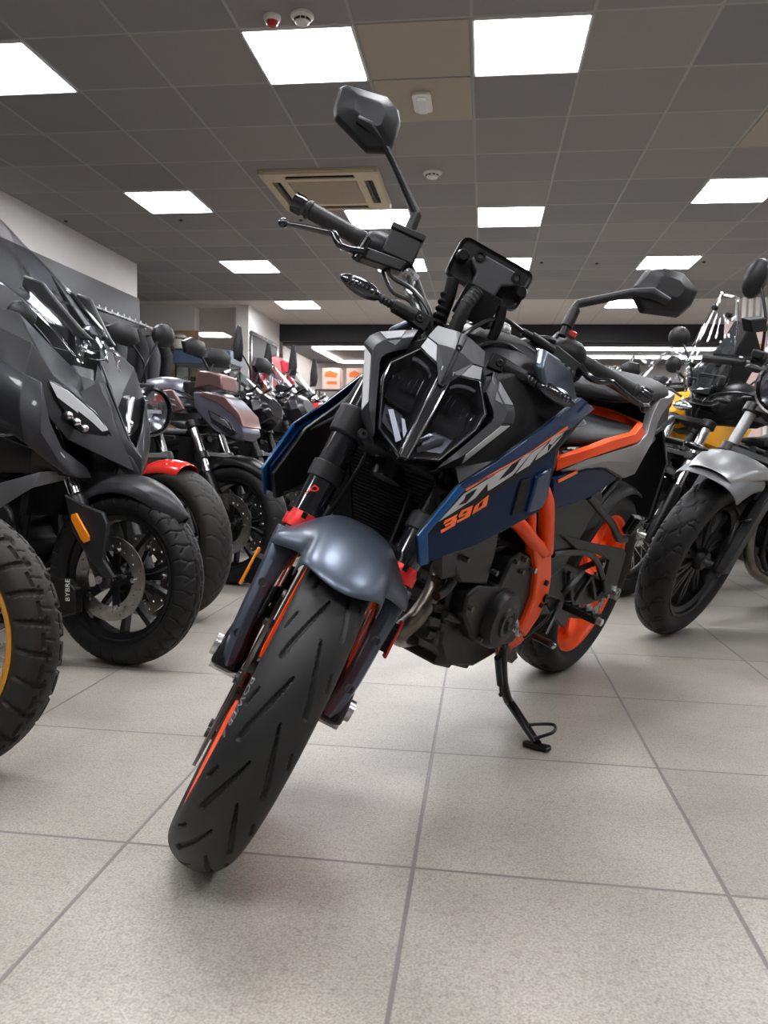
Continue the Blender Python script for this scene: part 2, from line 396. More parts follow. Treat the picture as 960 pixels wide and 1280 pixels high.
def floor_material():
    m=mat('floor_tile',(.36,.335,.31),.4); nt=m.node_tree; N=nt.nodes; Lk=nt.links; b=N['Principled BSDF']
    g=N.new('ShaderNodeNewGeometry'); pos=g.outputs['Position']
    mask,cell=grid_mask(nt,pos,FS,FX0,FY0,.0042)
    wn=N.new('ShaderNodeTexWhiteNoise'); wn.noise_dimensions='2D'; Lk.new(cell,wn.inputs['Vector'])
    n1=N.new('ShaderNodeTexNoise'); n1.inputs['Scale'].default_value=3.2; n1.inputs['Detail'].default_value=6; Lk.new(pos,n1.inputs['Vector'])
    n2=N.new('ShaderNodeTexNoise'); n2.inputs['Scale'].default_value=260; n2.inputs['Detail'].default_value=3; Lk.new(pos,n2.inputs['Vector'])
    n3=N.new('ShaderNodeTexNoise'); n3.inputs['Scale'].default_value=70; n3.inputs['Detail'].default_value=6; n3.inputs['Roughness'].default_value=.75; Lk.new(pos,n3.inputs['Vector'])
    r1=N.new('ShaderNodeValToRGB'); r1.color_ramp.elements[0].position=.3; r1.color_ramp.elements[1].position=.72
    r1.color_ramp.elements[0].color=(.305,.279,.247,1); r1.color_ramp.elements[1].color=(.43,.398,.355,1); Lk.new(n1.outputs['Fac'],r1.inputs['Fac'])
    r2=N.new('ShaderNodeValToRGB'); r2.color_ramp.elements[0].position=.3; r2.color_ramp.elements[1].position=.62
    r2.color_ramp.elements[0].color=(.62,.62,.62,1); r2.color_ramp.elements[1].color=(1.05,1.05,1.05,1); Lk.new(n2.outputs['Fac'],r2.inputs['Fac'])
    r3=N.new('ShaderNodeValToRGB'); r3.color_ramp.elements[0].position=.36; r3.color_ramp.elements[1].position=.5
    r3.color_ramp.elements[0].color=(.72,.7,.69,1); r3.color_ramp.elements[1].color=(1,1,1,1); Lk.new(n3.outputs['Fac'],r3.inputs['Fac'])
    c=mixc(nt,1.,r1.outputs['Color'],r2.outputs['Color'],'MULTIPLY'); c=mixc(nt,.8,c,r3.outputs['Color'],'MULTIPLY')
    mr=N.new('ShaderNodeMapRange'); mr.inputs['To Min'].default_value=.9; mr.inputs['To Max'].default_value=1.06; Lk.new(wn.outputs['Value'],mr.inputs['Value'])
    sc_=N.new('ShaderNodeVectorMath'); sc_.operation='SCALE'; Lk.new(c,sc_.inputs[0]); Lk.new(mr.outputs['Result'],sc_.inputs['Scale'])
    c=mixc(nt,mask,sc_.outputs[0],(.17,.15,.145)); Lk.new(c,b.inputs['Base Color'])
    rr=N.new('ShaderNodeMapRange'); rr.inputs['To Min'].default_value=.16; rr.inputs['To Max'].default_value=.62; Lk.new(n3.outputs['Fac'],rr.inputs['Value']); Lk.new(rr.outputs['Result'],b.inputs['Roughness'])
    h=N.new('ShaderNodeMath'); h.operation='SUBTRACT'; Lk.new(n3.outputs['Fac'],h.inputs[0]); Lk.new(mask,h.inputs[1])
    bp=N.new('ShaderNodeBump'); bp.inputs['Strength'].default_value=.55; bp.inputs['Distance'].default_value=.0022; Lk.new(h.outputs[0],bp.inputs['Height']); Lk.new(bp.outputs['Normal'],b.inputs['Normal'])
    return m
def ceiling_material():
    m=mat('ceiling_tile',(.5,.48,.48),.8); nt=m.node_tree; N=nt.nodes; Lk=nt.links; b=N['Principled BSDF']
    g=N.new('ShaderNodeNewGeometry'); pos=g.outputs['Position']
    mask,cell=grid_mask(nt,pos,T,CX0,CY0,.012)
    wn=N.new('ShaderNodeTexWhiteNoise'); wn.noise_dimensions='2D'; Lk.new(cell,wn.inputs['Vector'])
    r=N.new('ShaderNodeValToRGB'); r.color_ramp.elements[0].color=(.24,.235,.245,1); r.color_ramp.elements[1].color=(.31,.295,.29,1); Lk.new(wn.outputs['Value'],r.inputs['Fac'])
    n=N.new('ShaderNodeTexNoise'); n.inputs['Scale'].default_value=120; Lk.new(pos,n.inputs['Vector'])
    c=mixc(nt,.08,r.outputs['Color'],n.outputs['Color'],'MULTIPLY')
    c=mixc(nt,mask,c,(.36,.35,.35)); Lk.new(c,b.inputs['Base Color'])
    bp=N.new('ShaderNodeBump'); bp.inputs['Strength'].default_value=.6; bp.inputs['Distance'].default_value=.004; bp.invert=True; Lk.new(mask,bp.inputs['Height']); Lk.new(bp.outputs['Normal'],b.inputs['Normal'])
    return m
floor_material(); ceiling_material()
mat('wall_white',(.7,.68,.665),.75,bump=(60,.1,.002)); mat('wall_back',(.66,.62,.60),.75,bump=(60,.1,.002))
def slat():
    m=mat('slat_panel',(.085,.087,.1),.4); nt=m.node_tree; N=nt.nodes; Lk=nt.links; b=N['Principled BSDF']
    g=N.new('ShaderNodeNewGeometry'); mask,cell=grid_mask(nt,g.outputs['Position'],.20,0,0,.008,axes=('Z',))
    c=mixc(nt,mask,(.1,.102,.118),(.03,.03,.034)); Lk.new(c,b.inputs['Base Color']); return m
slat()
mat('bulkhead',(.013,.013,.016),.5,bump=(40,.1,.002)); mat('low_ceiling',(.10,.095,.095),.6,bump=(40,.1,.002))
mat('lamp_frame',(.75,.75,.75),.4)
def lampmat(name,s,tint=(.96,.97,1)):
    m=mat(name,(.8,.8,.8),.5,emit=(tint,s)); nt=m.node_tree; N=nt.nodes
    tc=N.new('ShaderNodeTexCoord'); n=N.new('ShaderNodeTexNoise'); n.inputs['Scale'].default_value=3; n.inputs['Detail'].default_value=7; nt.links.new(tc.outputs['Object'],n.inputs['Vector'])
    mr=N.new('ShaderNodeMapRange'); mr.inputs['From Min'].default_value=.25; mr.inputs['From Max'].default_value=.5; mr.inputs['To Min'].default_value=s*.7; mr.inputs['To Max'].default_value=s; nt.links.new(n.outputs['Fac'],mr.inputs['Value']); nt.links.new(mr.outputs['Result'],N['Principled BSDF'].inputs['Emission Strength'])
LAMP=9.0
lampmat('lamp_diffuser',LAMP); mat('led_strip',(.9,.9,.9),.4,emit=((1,1,1),5.5))
mat('aged_cream',(.56,.47,.33),.5,bump=(90,.1,.001)); mat('aged_tile',(.40,.35,.28),.8,bump=(120,.15,.002)); mat('vent_dark',(.02,.02,.02),.6); mat('ac_grille',(.33,.27,.19),.6,bump=(500,.6,.002))
mat('white_plastic',(.75,.74,.72),.4); mat('wood_panel',(.42,.25,.15),.5,vary=(6,.1,.25)); mat('film_blue',(.05,.075,.125),.35); pass
mat('cloth_black',(.012,.012,.014),.85,bump=(300,.4,.002)); mat('cloth_grey',(.05,.05,.056),.85,bump=(300,.4,.002)); mat('hivis',(.6,.85,.02),.6); mat('paper',(.8,.8,.78),.6); mat('poster_pink',(.78,.56,.50),.5); mat('poster_orange',(.8,.18,.03),.5); mat('helmet_white',(.7,.68,.62),.25,coat=.6); mat('helmet_visor',(.05,.05,.055),.12,coat=.6)
mat('red_cloth',(.5,.02,.04),.6); mat('pink_cloth',(.6,.16,.17),.6)
YB=17.4; XL=-8.2; XR=7.5; YN=-5.0
def plane_box(name,x0,x1,y0,y1,z0,z1,material,**k):
    o=MB().box(((x0+x1)/2,(y0+y1)/2,(z0+z1)/2),(x1-x0,y1-y0,z1-z0)).build(name,material,smooth=0,**k); return tag(o,kind='structure')
plane_box('floor',XL,XR,YN,YB,-.1,0,'floor_tile')
plane_box('ceiling',XL,XR,YN,11.265,CZ,CZ+.1,'ceiling_tile')
mat('ceiling_pale',(.62,.58,.55),.8,bump=(40,.1,.002))
def pale():
    m=MATS['ceiling_pale']; nt=m.node_tree; b=nt.nodes['Principled BSDF']; g=nt.nodes.new('ShaderNodeNewGeometry'); mask,cell=grid_mask(nt,g.outputs['Position'],T,CX0,CY0,.012)
    nt.links.new(mixc(nt,mask,(.62,.58,.55),(.5,.47,.45)),b.inputs['Base Color'])
pale()
plane_box('ceiling_rear',XL,XR,11.265,YB,CZ,CZ+.1,'ceiling_pale')
plane_box('wall_left',-4.4,-4.18,YN,9.02,0,CZ,'wall_white')
plane_box('wall_left_return',XL,-4.4,8.85,9.02,0,CZ,'wall_white')
plane_box('wall_alcove',XL,-4.45,11.6,11.8,0,CZ,'wall_white')
plane_box('wall_pillar',-3.80,-3.6,11.6,13.4,0,CZ,'wall_white')
plane_box('trim_1',-4.45,-3.8,11.6,11.7,CZ-.03,CZ,'wall_white')
plane_box('wall_far_left',XL-.2,XL,YN,YB,0,CZ,'wall_white')
plane_box('wall_back',XL,XR,YB,YB+.2,0,CZ,'wall_back')
plane_box('wall_right',XR,XR+.2,YN,YB,0,CZ,'wall_white')
plane_box('wall_rear',XL,XR,YN-.2,YN,0,CZ,'wall_white')
plane_box('trim_2',-3.6,XR,13.4,13.6,2.555,CZ,'bulkhead')
plane_box('ceiling_low',-3.6,XR,13.6,16.3,2.50,2.555,'low_ceiling')
plane_box('trim_3',-4.178,-4.14,YN,9.0,.3,2.43,'slat_panel')
plane_box('trim_4',-3.6,-3.58,13.6,YB,0,CZ,'wall_back')
plane_box('baseboard_left',-4.178,-4.12,YN,9.0,0,.1,'bulkhead')
# --- LED strips under the lowered ceiling
def led(a,b):
    t=MB().beam((a[0],a[1],2.483),(b[0],b[1],2.483),.09,.03).build('ceiling_light_strip','led_strip',smooth=0)
    return tag(t,b_lab.pop(0),'strip light','strip lights behind the black bulkhead')
b_lab=['white strip light running across under the dark lowered ceiling, nearest the black bulkhead','white strip light running across under the dark lowered ceiling, farther from the bulkhead','slanting white strip light joining the left ends of the two long strips','far white strip light seen just above the row of windscreens at right']
led((-3.08,13.75),(5.,13.75)); led((-2.95,15.9),(.6,15.9)); led((-3.04,13.81),(-2.96,15.84)); led((.9,14.9),(5.,14.9))
# --- ceiling lamps
def lamp(i,j,label,z=CZ):
    x=CX0+i*T+T/2; y=CY0+j*T+T/2
    r=empty('ceiling_light',(x,y,z),label=label,cat='ceiling light',group='square ceiling light panels')
    f=MB()
    for sx,sy,w,h in ((0,1,.59,.012),(0,-1,.59,.012),(1,0,.012,.59),(-1,0,.012,.59)): f.box((sx*.291,sy*.291,-.006),(w,h,.014))
    f.build('frame','lamp_frame',r,smooth=0)
    MB().box((0,0,-.003),(.568,.568,.006)).build('diffuser','lamp_diffuser',r,smooth=0)
LM={(-5,0):'square ceiling light cut off by the left edge, top row',(-2,0):'large square ceiling light beside the smoke detector, top row',(0,0):'large square ceiling light right of the yellowed ceiling tiles',
(-5,4):'square ceiling light at left, second row, above the white wall',(3,4):'square ceiling light at the right edge above the windscreen bikes',(-2,5):'square ceiling light just behind the upper handlebar grip and below the air conditioner',(0,5):'square ceiling light above the instrument display',
(-5,8):'square ceiling light at left, third row',(3,8):'square ceiling light just above the lower right mirror',(-2,8):'small square ceiling light behind the brake master cylinder',(0,8):'small square ceiling light behind the instrument display',
(-5,12):'small far ceiling light above the left end of the black bulkhead',(3,12):'small far ceiling light behind the lower right mirror'}
for k,v in LM.items(): lamp(*k,v)
for n,k in enumerate([(3,0),(-5,-4),(-2,-4),(0,-4),(3,-4),(-5,-8),(-2,-8),(0,-8),(3,-8),(8,0),(8,4),(8,8),(8,-4),(-9,14)]): 
    if k!=(-9,14): lamp(*k,'unseen square ceiling light added in the rest of the hall')  # unseen lamps; the rows behind the camera are added for lighting
lamp(-9,17,'far ceiling light seen through the opening beside the white pillar')
# --- yellowed tiles and fittings
def ytile(i,j,label,material='aged_tile'):
    tag(MB().box((CX0+i*T+.3,CY0+j*T+.3,CZ-.002),(.575,.575,.006)).build('ceiling_panel',material,bevel=.002),label,'ceiling tile')
ytile(-1,0,'yellowed ceiling tile between the two large lights, no fitting on it'); ytile(-1,1,'yellowed ceiling tile carrying the small emergency light'); ytile(3,2,'yellowed ceiling tile at the right edge above the square light')
e=empty('emergency_light',(-.44,4.96,CZ-.005),label='small oblong emergency light fitted to the yellowed ceiling tile',cat='emergency light')
MB().prism([(x,y,0) for x,y in rrect(0,0,.115,.26,.03)],(0,0,-.02)).build('housing','white_plastic',e,bevel=.004)
MB().prism([(x,y,-.018) for x,y in rrect(0,0,.06,.2,.02)],(0,0,-.022)).build('lens','lamp_frame',e,bevel=.006)
def det(name,x,y,label,cat,r=.05,red=False):
    d=empty(name,(x,y,CZ),label=label,cat=cat)
    MB().lathe([(.001,0),(r*1.05,0),(r*1.05,-.012),(r*.9,-.022),(r*.5,-.03),(.001,-.03)],(0,0,0),(0,0,1),28).build('base','white_plastic',d)
    MB().lathe([(r*.7,-.018),(r*.74,-.034),(r*.55,-.045),(.001,-.046)],(0,0,0),(0,0,1),28).build('sensor_cap','red_lens' if red else 'white_plastic',d)
    if not red:
        g=MB()
        for k in range(10):
            a=k*PI/5; g.box((math.cos(a)*r*.73,math.sin(a)*r*.73,-.03),(.004,.02,.012),Matrix.Rotation(a,3,'Z'))
        g.build('vent','vent_dark',d,smooth=0)
det('smoke_detector',-.965,3.97,'white round smoke detector with slotted rim beside the large ceiling light','smoke detector',.055)
det('fire_alarm',-1.12,3.97,'small white and red round alarm sounder left of the smoke detector','alarm',.042,True)
det('motion_sensor',-.46,6.2,'flat white round sensor on the grey ceiling right of the air conditioner','sensor',.07)
for n,(px,py) in enumerate([(82,276),(226,275),(376,275),(677,328),(746,329),(880,327)]):
    p=atZ(px,py,CZ); tag(MB().lathe([(.001,0),(.018,0),(.016,-.012),(.001,-.014)],(p.x,p.y,CZ),(0,0,1),14).build('sprinkler_cap','vent_dark'),'tiny dark round cap set in a ceiling tile','ceiling cap','tiny dark caps in the ceiling tiles')
# --- air conditioner cassette
ac=empty('air_conditioner',(-1.345,6.53,CZ),label='yellowed square cassette air conditioner in the ceiling with dark slots',cat='air conditioner')
def plate_with_holes(m,xs,ys,skip,z0,z1):
    for i in range(len(xs)-1):
        for j in range(len(ys)-1):
            if (i,j) in skip: continue
            m.box(((xs[i]+xs[i+1])/2,(ys[j]+ys[j+1])/2,(z0+z1)/2),(xs[i+1]-xs[i],ys[j+1]-ys[j],z1-z0))
m=MB(); xs=[-.47,-.41,-.34,-.28,.28,.34,.41,.47]; ys=[-.47,-.41,-.34,-.28,.28,.34,.41,.47]
sk={(1,3),(5,3),(3,1),(3,5),(3,3)}
plate_with_holes(m,xs,ys,sk,-.035,0)
m.build('cover','aged_cream',ac,bevel=.0,smooth=0)
m=MB(); m.lathe([(.662,0),(.655,-.02),(.62,-.037),(.60,-.037)],(0,0,0),(0,0,1),4)
o=MB().prism([(x,y,-.03) for x,y in rrect(0,0,.95,.95,.06)],(0,0,-.004)).build('rim','aged_cream',ac,bevel=.002)
bpy.data.objects.remove(o)
m=MB(); rr=rrect(0,0,.955,.955,.06,5); r2=rrect(0,0,.93,.93,.05,5)
m.loft([[Vector((x,y,0)) for x,y in rr],[Vector((x,y,-.02)) for x,y in rr],[Vector((x,y,-.037)) for x,y in r2]],caps=False); m.build('rim','aged_cream',ac)
MB().box((0,0,-.02),(.555,.555,.03)).build('intake_grille','ac_grille',ac,bevel=.01)
m=MB()
for x,y,w,h in ((0,.375,.56,.05),(0,-.375,.56,.05),(.375,0,.05,.56),(-.375,0,.05,.56)): m.box((x,y,-.004),(w,h,.004))
m.build('slot','vent_dark',ac,smooth=0)
m=MB()
for x,y,w,h in ((0,.37,.54,.006),(0,-.37,.54,.006),(.37,0,.006,.54),(-.37,0,.006,.54)): m.box((x,y,-.02),(w,h,.03))
m.build('louvre','satin_black',ac,smooth=0)
# --- clothes rail, jackets, helmets, cabinet, posters (background)
rl=empty('clothes_rail',(-3.98,8.0,2.08),label='grey metal clothes rail bracketed off the dark slatted wall',cat='clothes rail')
m=MB(); m.tube([(0,-1.1,0),(0,1.0,0)],.018,10)
for y in (-1.1,-.1,1.0): m.tube([(-.17,y,.03),(0,y,0)],.014,8)
m.build('rail','steel',rl)
m=MB()
for k in range(14): m.cyl((0,-1+k*.14,.012),(0,-1+k*.14,.04),.008,n=8)
m.build('rail_peg','steel',rl)
def jacket(x,y,z,s,rz,material,label,vis=False,tagp=False):
    j=empty('riding_jacket',(x,y,z),rz,label=label,cat='jacket',group='riding jackets on the clothes rail')
    m=MB(); secs=[]
    for zz,w,d in ((0,.07,.05),(-.04,.2,.07),(-.1,.24,.10),(-.3,.235,.12),(-.5,.22,.12),(-.72,.24,.12),(-.74,.2,.08)):
        secs.append([Vector((math.cos(a)*w*s,math.sin(a)*d*s,zz*s)) for a in [2*PI*k/16 for k in range(16)]])
    m.loft(secs); m.build('body',material,j,sub=1)
    for sg in (-1,1):
        MB().tube([(sg*.2*s,0,-.07*s),(sg*.28*s,.01,-.25*s),(sg*.29*s,-.04,-.45*s),(sg*.27*s,-.06,-.66*s)],[.07*s,.065*s,.055*s,.045*s],12,sub=3).build('sleeve',material,j)
    MB().tube([(-.07*s,-.05*s,-.03*s),(0,-.07*s,-.06*s),(.07*s,-.05*s,-.03*s),(.05*s,.04,.0),(-.05*s,.04,0)],.02*s,8,sub=3,closed=True).build('collar',material,j)
    MB().tube([(0,0,0),(0,0,.05),(.015,0,.075),(0,0,.09)],.003,6,sub=3).build('hanger_hook','chrome',j)
    if vis:
        for sg in (-1,1): MB().tube([(sg*.13*s,-.10*s,-.14*s),(sg*.12*s,-.128*s,-.3*s),(sg*.12*s,-.128*s,-.42*s)],.014,6,flat=.4).build('reflective_stripe','hivis',j)
    if tagp: MB().box((-.05,-.14*s,-.42),(.06,.004,.11)).build('price_tag','paper',j,smooth=0)
jj=[(-4.0,6.75,1.94,.95,.2,'cloth_black','black riding jacket nearest on the rail',0,0),(-4.0,7.2,1.96,1,-.1,'cloth_black','black riding jacket with a white price tag on the rail',0,1),
(-4.0,7.6,1.96,1,.15,'cloth_grey','dark grey riding jacket mid rail',0,0),(-3.93,8.0,1.96,1,.0,'cloth_black','black riding jacket with neon yellow stripes on the rail',1,0),
(-3.98,8.35,1.94,1.05,.1,'cloth_grey','grey riding jacket second from the far end of the rail',0,0),(-3.98,8.8,1.96,1,-.1,'cloth_black','black riding jacket at the far end of the rail',0,0)]
for a in jj: jacket(*a)
tag(MB().box((-4.75,11.57,1.23),(.75,.05,2.44)).build('display_board','wood_panel',bevel=.005),'brown wooden display board on the white alcove wall behind the helmets','board')
def helmet(x,y,z,label,shell='helmet_white',s=1):
    h=empty('helmet',(x,y,z),.15,label=label,cat='helmet',group='helmets on the wooden board')
    m=MB(); secs=[]
    for k in range(11):
        t=k/10; th=PI*(.02+.78*t); r=math.sin(th)*.135*s; zz=math.cos(th)*.13*s
        secs.append([Vector((math.cos(a)*r*.92,math.sin(a)*r*1.12-(.03*t if math.sin(a)<0 else 0),zz)) for a in [2*PI*q/20 for q in range(20)]])
    m.loft(secs); m.build('shell',shell,h)
    g=MB(); rows=[]
    for k in range(5):
        zz=.05-.085*k/4; rows.append([Vector((math.sin(a)*.132*s,-math.cos(a)*.162*s*(1-.06*k/4),zz*s)) for a in [R(-62+124*q/10) for q in range(11)]])
    g.grid(rows).build('visor','helmet_visor',h,thick=.004)
helmet(-4.56,11.3,2.24,'white open-face helmet on the wooden board, the upper of two'); helmet(-4.5,11.3,1.83,'dark chrome helmet on the wooden board, the lower of two','graphite_paint')
tag(MB().box((-4.53,11.39,2.115),(.4,.3,.02)).build('helmet_shelf','satin_black'),'thin black shelf under the white helmet','shelf'); tag(MB().box((-4.5,11.39,1.705),(.4,.3,.02)).build('helmet_shelf','satin_black'),'thin black shelf under the dark helmet','shelf')
cb=empty('display_cabinet',(-3.5,9.6,0),label='tall glass display cabinet with a film-wrapped blue grey top',cat='cabinet')
MB().box((0,0,1.79),(.74,.5,.17)).build('header','film_blue',cb,bevel=.01)
MB().box((0,0,.35),(.7,.46,.7)).build('base','satin_black',cb,bevel=.01)
m=MB()
for x,y,w,d in ((0,.22,.68,.006),(0,-.22,.68,.006),(.34,0,.006,.44),(-.34,0,.006,.44)): m.box((x,y,1.2),(w,d,1.0))
m.build('glass','cabinet_glass',cb,smooth=0)
MB().box((0,0,1.25),(.67,.43,.008)).build('shelf','cabinet_glass',cb,smooth=0)
m=MB()
for x in (-.34,.34):
    for y in (-.22,.22): m.box((x,y,1.2),(.02,.02,1.02))
m.build('corner_post','satin_black',cb,smooth=0)
for n,(x,z,c) in enumerate([(-.15,1.254,'red_cloth'),(.05,1.254,'paper'),(.2,1.254,'satin_black')]):
    tag(MB().box((-3.5+x,9.6,z+.06),(.12,.1,.12)).build('product_box',c,bevel=.004),['red','white','black'][n]+' small box on the glass shelf of the display cabinet','box')
# framed panel on pillar side, clothes beyond
pf=empty('framed_panel',(-3.59,12.4,1.8),label='silver framed dark picture panel on the white pillar wall',cat='picture')
MB().box((0,0,0),(.02,1.45,1.25)).build('print','bulkhead',pf,smooth=0)
m=MB()
for y,z,w,h in ((0,.64,1.5,.05),(0,-.64,1.5,.05),(.75,0,.05,1.3),(-.75,0,.05,1.3)): m.box((.01,y,z),(.04,w,h))
m.build('frame','steel',pf,smooth=0)
MB().ball((.012,.2,-.15),(.006,.28,.3)).build('picture_flame','poster_orange',pf)
pl=['red and white racing jersey on the far left rail, nearest','red and white racing jersey on the far left rail, middle','red and white racing jersey on the far left rail, farthest']
for n,(x,y,z) in enumerate([(-3.33,12.05,2.12),(-3.33,12.3,2.12),(-3.33,12.55,2.12)]):
    j=empty('racing_jersey',(x,y,z),.1,label=pl[n],cat='jersey',group='racing jerseys on the far left stand')
    secs=[[Vector((math.cos(a)*w,math.sin(a)*.08,zz)) for a in [2*PI*k/14 for k in range(14)]] for zz,w in ((0,.05),(-.05,.14),(-.2,.15),(-.55,.15))]
    MB().loft(secs).build('body','pink_cloth' if n!=1 else 'red_cloth',j,sub=1)
    for sg in (-1,1): MB().tube([(sg*.13,0,-.07),(sg*.18,0,-.25),(sg*.17,0,-.4)],[.05,.045,.04],10,sub=2).build('sleeve','red_cloth',j)
    MB().tube([(0,-.085,-.1),(0,-.09,-.6)],.04,8,flat=.3).build('front_stripe','paper',j)
js=MB(); js.tube([(-3.33,11.85,2.14),(-3.33,12.85,2.14)],.02,8); js.tube([(-3.33,11.85,0),(-3.33,11.85,2.14)],.02,8); js.tube([(-3.33,12.85,0),(-3.33,12.85,2.14)],.02,8)
tag(js.build('garment_stand','steel'),'steel garment stand holding the red and white jerseys','stand')
def pic_box(x,y,z,label,rz=0):
    b=empty('poster_box',(x,y,z),rz,label=label,cat='carton',group='pink printed cartons at the back')
    MB().box((0,0,0),(.36,.3,.42)).build('carton','poster_pink',b,bevel=.006)
    m=MB(); m.prism([(-.13,-.155,.04),(.1,-.155,.02),(.14,-.155,.1),(-.02,-.155,.16),(-.12,-.155,.12)],(0,-.004,0)); m.box((.02,-.156,-.08),(.2,.004,.06))
    m.build('printed_graphic','poster_orange',b,smooth=0)
pic_box(-3.04,15.4,2.08,'pink printed carton on the far shelf, left of the pair'); pic_box(-2.55,15.4,2.08,'pink printed carton on the far shelf, right of the pair')
sh=empty('shelf_unit',(-2.8,15.4,0),label='black shelf unit carrying the pink printed cartons',cat='shelf')
m=MB()
for z in (.3,.9,1.4,1.86): m.box((0,0,z),(1.1,.35,.02))
m.build('shelf_board','satin_black',sh,smooth=0); m=MB()
for x in (-.54,.54):
    for y in (-.16,.16): m.box((x,y,.93),(.03,.03,1.86))
m.build('upright','satin_black',sh,smooth=0)
# banner on the right, slatted screen
bn=empty('banner_stand',(atY(930,450,9.4).x,9.4,0),label='pale pink standing banner with an orange ring emblem',cat='banner')
MB().box((0,0,1.55),(.46,.012,1.35)).build('banner_sheet','poster_pink',bn,smooth=0)
m=MB(); m.box((0,-.009,1.4),(.26,.005,.16)); m.build('printed_block','poster_orange',bn,smooth=0)
m=MB(); m.lathe([(.075,0),(.11,0),(.11,-.006),(.075,-.006)],(0,-.008,1.95),(0,1,0),32,closed=True); m.box((0,-.010,1.95),(.36,.006,.05))
m.build('emblem','poster_orange',bn,smooth=0)
MB().box((0,0,.79),(.66,.05,.03)).build('lower_bar','steel',bn); m=MB(); m.box((-.25,0,.4),(.03,.03,.8)); m.box((.25,0,.4),(.03,.03,.8)); m.box((0,0,.015),(.7,.35,.03)); m.build('stand','steel',bn)
ws=empty('slatted_screen',(atY(985,400,10.2).x,10.2,0),label='white vertical slatted screen at the right edge behind the bikes',cat='screen')
m=MB()
for k in range(16): m.box((-.6+k*.08,0,1.35),(.04,.03,2.6))
m.build('slats','white_plastic',ws,smooth=0)
m=MB(); m.box((0,0,2.3),(1.3,.05,.05)); m.box((0,0,.4),(1.3,.05,.05)); m.box((0,0,.03),(1.3,.4,.06)); m.build('cross_rail','satin_black',ws,smooth=0)
# world
w=bpy.data.worlds.new('world'); sc.world=w; w.use_nodes=True; w.node_tree.nodes['Background'].inputs['Color'].default_value=(.5,.5,.55,1); w.node_tree.nodes['Background'].inputs['Strength'].default_value=.0
sc.view_settings.view_transform='Standard'; sc.view_settings.look='None'; sc.view_settings.gamma=1; sc.view_settings.use_curve_mapping=False
sc.view_settings.exposure=2.0
sc.cycles.max_bounces=7; sc.cycles.diffuse_bounces=4; sc.cycles.glossy_bounces=4; sc.cycles.transmission_bounces=6; sc.cycles.transparent_max_bounces=12
# ================================================================ MAIN MOTORCYCLE (own frame: x forward, y to its left, z up; rear contact at origin)
BM=Matrix(((-0.476387,0.847422,0.234375,.22399),(-0.879205,-0.456894,-0.13508,2.48152),(-0.007385,-0.270414,0.962716,.0028),(0,0,0,1)))
BI=BM.inverted(); A0=Vector((1.455,0,0)); SR,CR=math.sin(R(24.5)),math.cos(R(24.5)); AX=Vector((-SR,0,CR)); NV=Vector((CR,0,SR)); ST=.65095
SM=Matrix.Translation(A0)@Matrix.Rotation(ST,4,AX)@Matrix.Translation(-A0); SI=SM.inverted()
def N(n,y,w): return A0+NV*n+AX*w+Vector((0,y,0))
def LP(px,py,y=None,x=None,z=None,plane=None,off=0):
    o=BI@CAM; d=BI.to_3x3()@ray(px,py)
    if plane:   # (a,b,c,...) y = a + b*(x-1) + c*(z-.6)
        a,b,c=plane; nrm=Vector((-b,1,-c)); t=-(o.y-a-b*(o.x-1)-c*(o.z-.6)-off)/(d.y-b*d.x-c*d.z); return o+d*t
    if y is not None: return o+d*((y-o.y)/d.y)
    if x is not None: return o+d*((x-o.x)/d.x)
    return o+d*((z-o.z)/d.z)
duke=empty('motorcycle',mtx=BM,label='dark blue and orange naked motorcycle on its side stand in the centre',cat='motorcycle')
D=duke
def st(mb,name,material,parent=None,**k):   # a steered part
    if parent is None or parent is D: return mb.build(name,material,D,mtx=SM,**k)
    return mb.build(name,material,parent,**k)
# ---- front wheel
FC=(1.357,0,.293)
tyf=st(tyre_mesh(FC,.293,.109,.222,G_SPORT,nu=1000,nv=100,crown=.95),'front_tyre','tread_front',smooth=50)
rf=st(rim_mesh(FC,.222,.100),'front_rim','orange_paint')
st(spokes_cast(FC,.2,5,w=.03,hub=.05,hw=.05,thick=.075),'spokes','orange_paint',rf,bevel=.003)
dk=st(disc_mesh(FC,-.068,.105,.16,.005,28),'brake_disc','dark_steel',smooth=20)
m=MB()
for k in range(6):
    a=k*PI/3; d=Vector((math.sin(a),0,math.cos(a))); c=Vector(FC)
    m.beam(c+d*.03+Vector((0,-.055,0)),c+d*.112+Vector((0,-.065,0)),.022,.006,(0,1,0))
m.lathe([(.02,0),(.04,0),(.04,.02),(.02,.02)],c+Vector((0,-.066,0)),(0,1,0),24,closed=True)
st(m,'disc_carrier','satin_black',dk)
m=MB()
for k in range(6):
    a=k*PI/3+.02; d=Vector((math.sin(a),0,math.cos(a))); m.cyl(c+d*.113+Vector((0,-.074,0)),c+d*.113+Vector((0,-.058,0)),.008,n=12)
st(m,'disc_button','dark_steel',dk)
# tyre lettering and valve
def text_polys(body,size=1.,shear=0):
    cu=bpy.data.curves.new('t','FONT'); cu.body=body; cu.size=size; cu.shear=shear; cu.resolution_u=2
    o=bpy.data.objects.new('t',cu); COL.objects.link(o); bpy.context.view_layer.update()
    me=o.to_mesh(); vs=[v.co.copy() for v in me.vertices]; fs=[tuple(p.vertices) for p in me.polygons]
    o.to_mesh_clear(); bpy.data.objects.remove(o); bpy.data.curves.remove(cu); return vs,fs
mat('tyre_print',(.2,.2,.2),.5)
vs,fs=text_polys('POWER 6',.021); m=MB(); out=[]
for v in vs:
    a=R(56)+v.x/.262; rr=.2555+v.y*.95; cq=max(0,1-(.293-rr)/.044)**(1/.95); yy=-math.sin(math.acos(min(1,cq)))*.0545
    out.append((FC[0]+math.sin(a)*(rr+.0006),yy-.0008,FC[2]+math.cos(a)*(rr+.0006)))
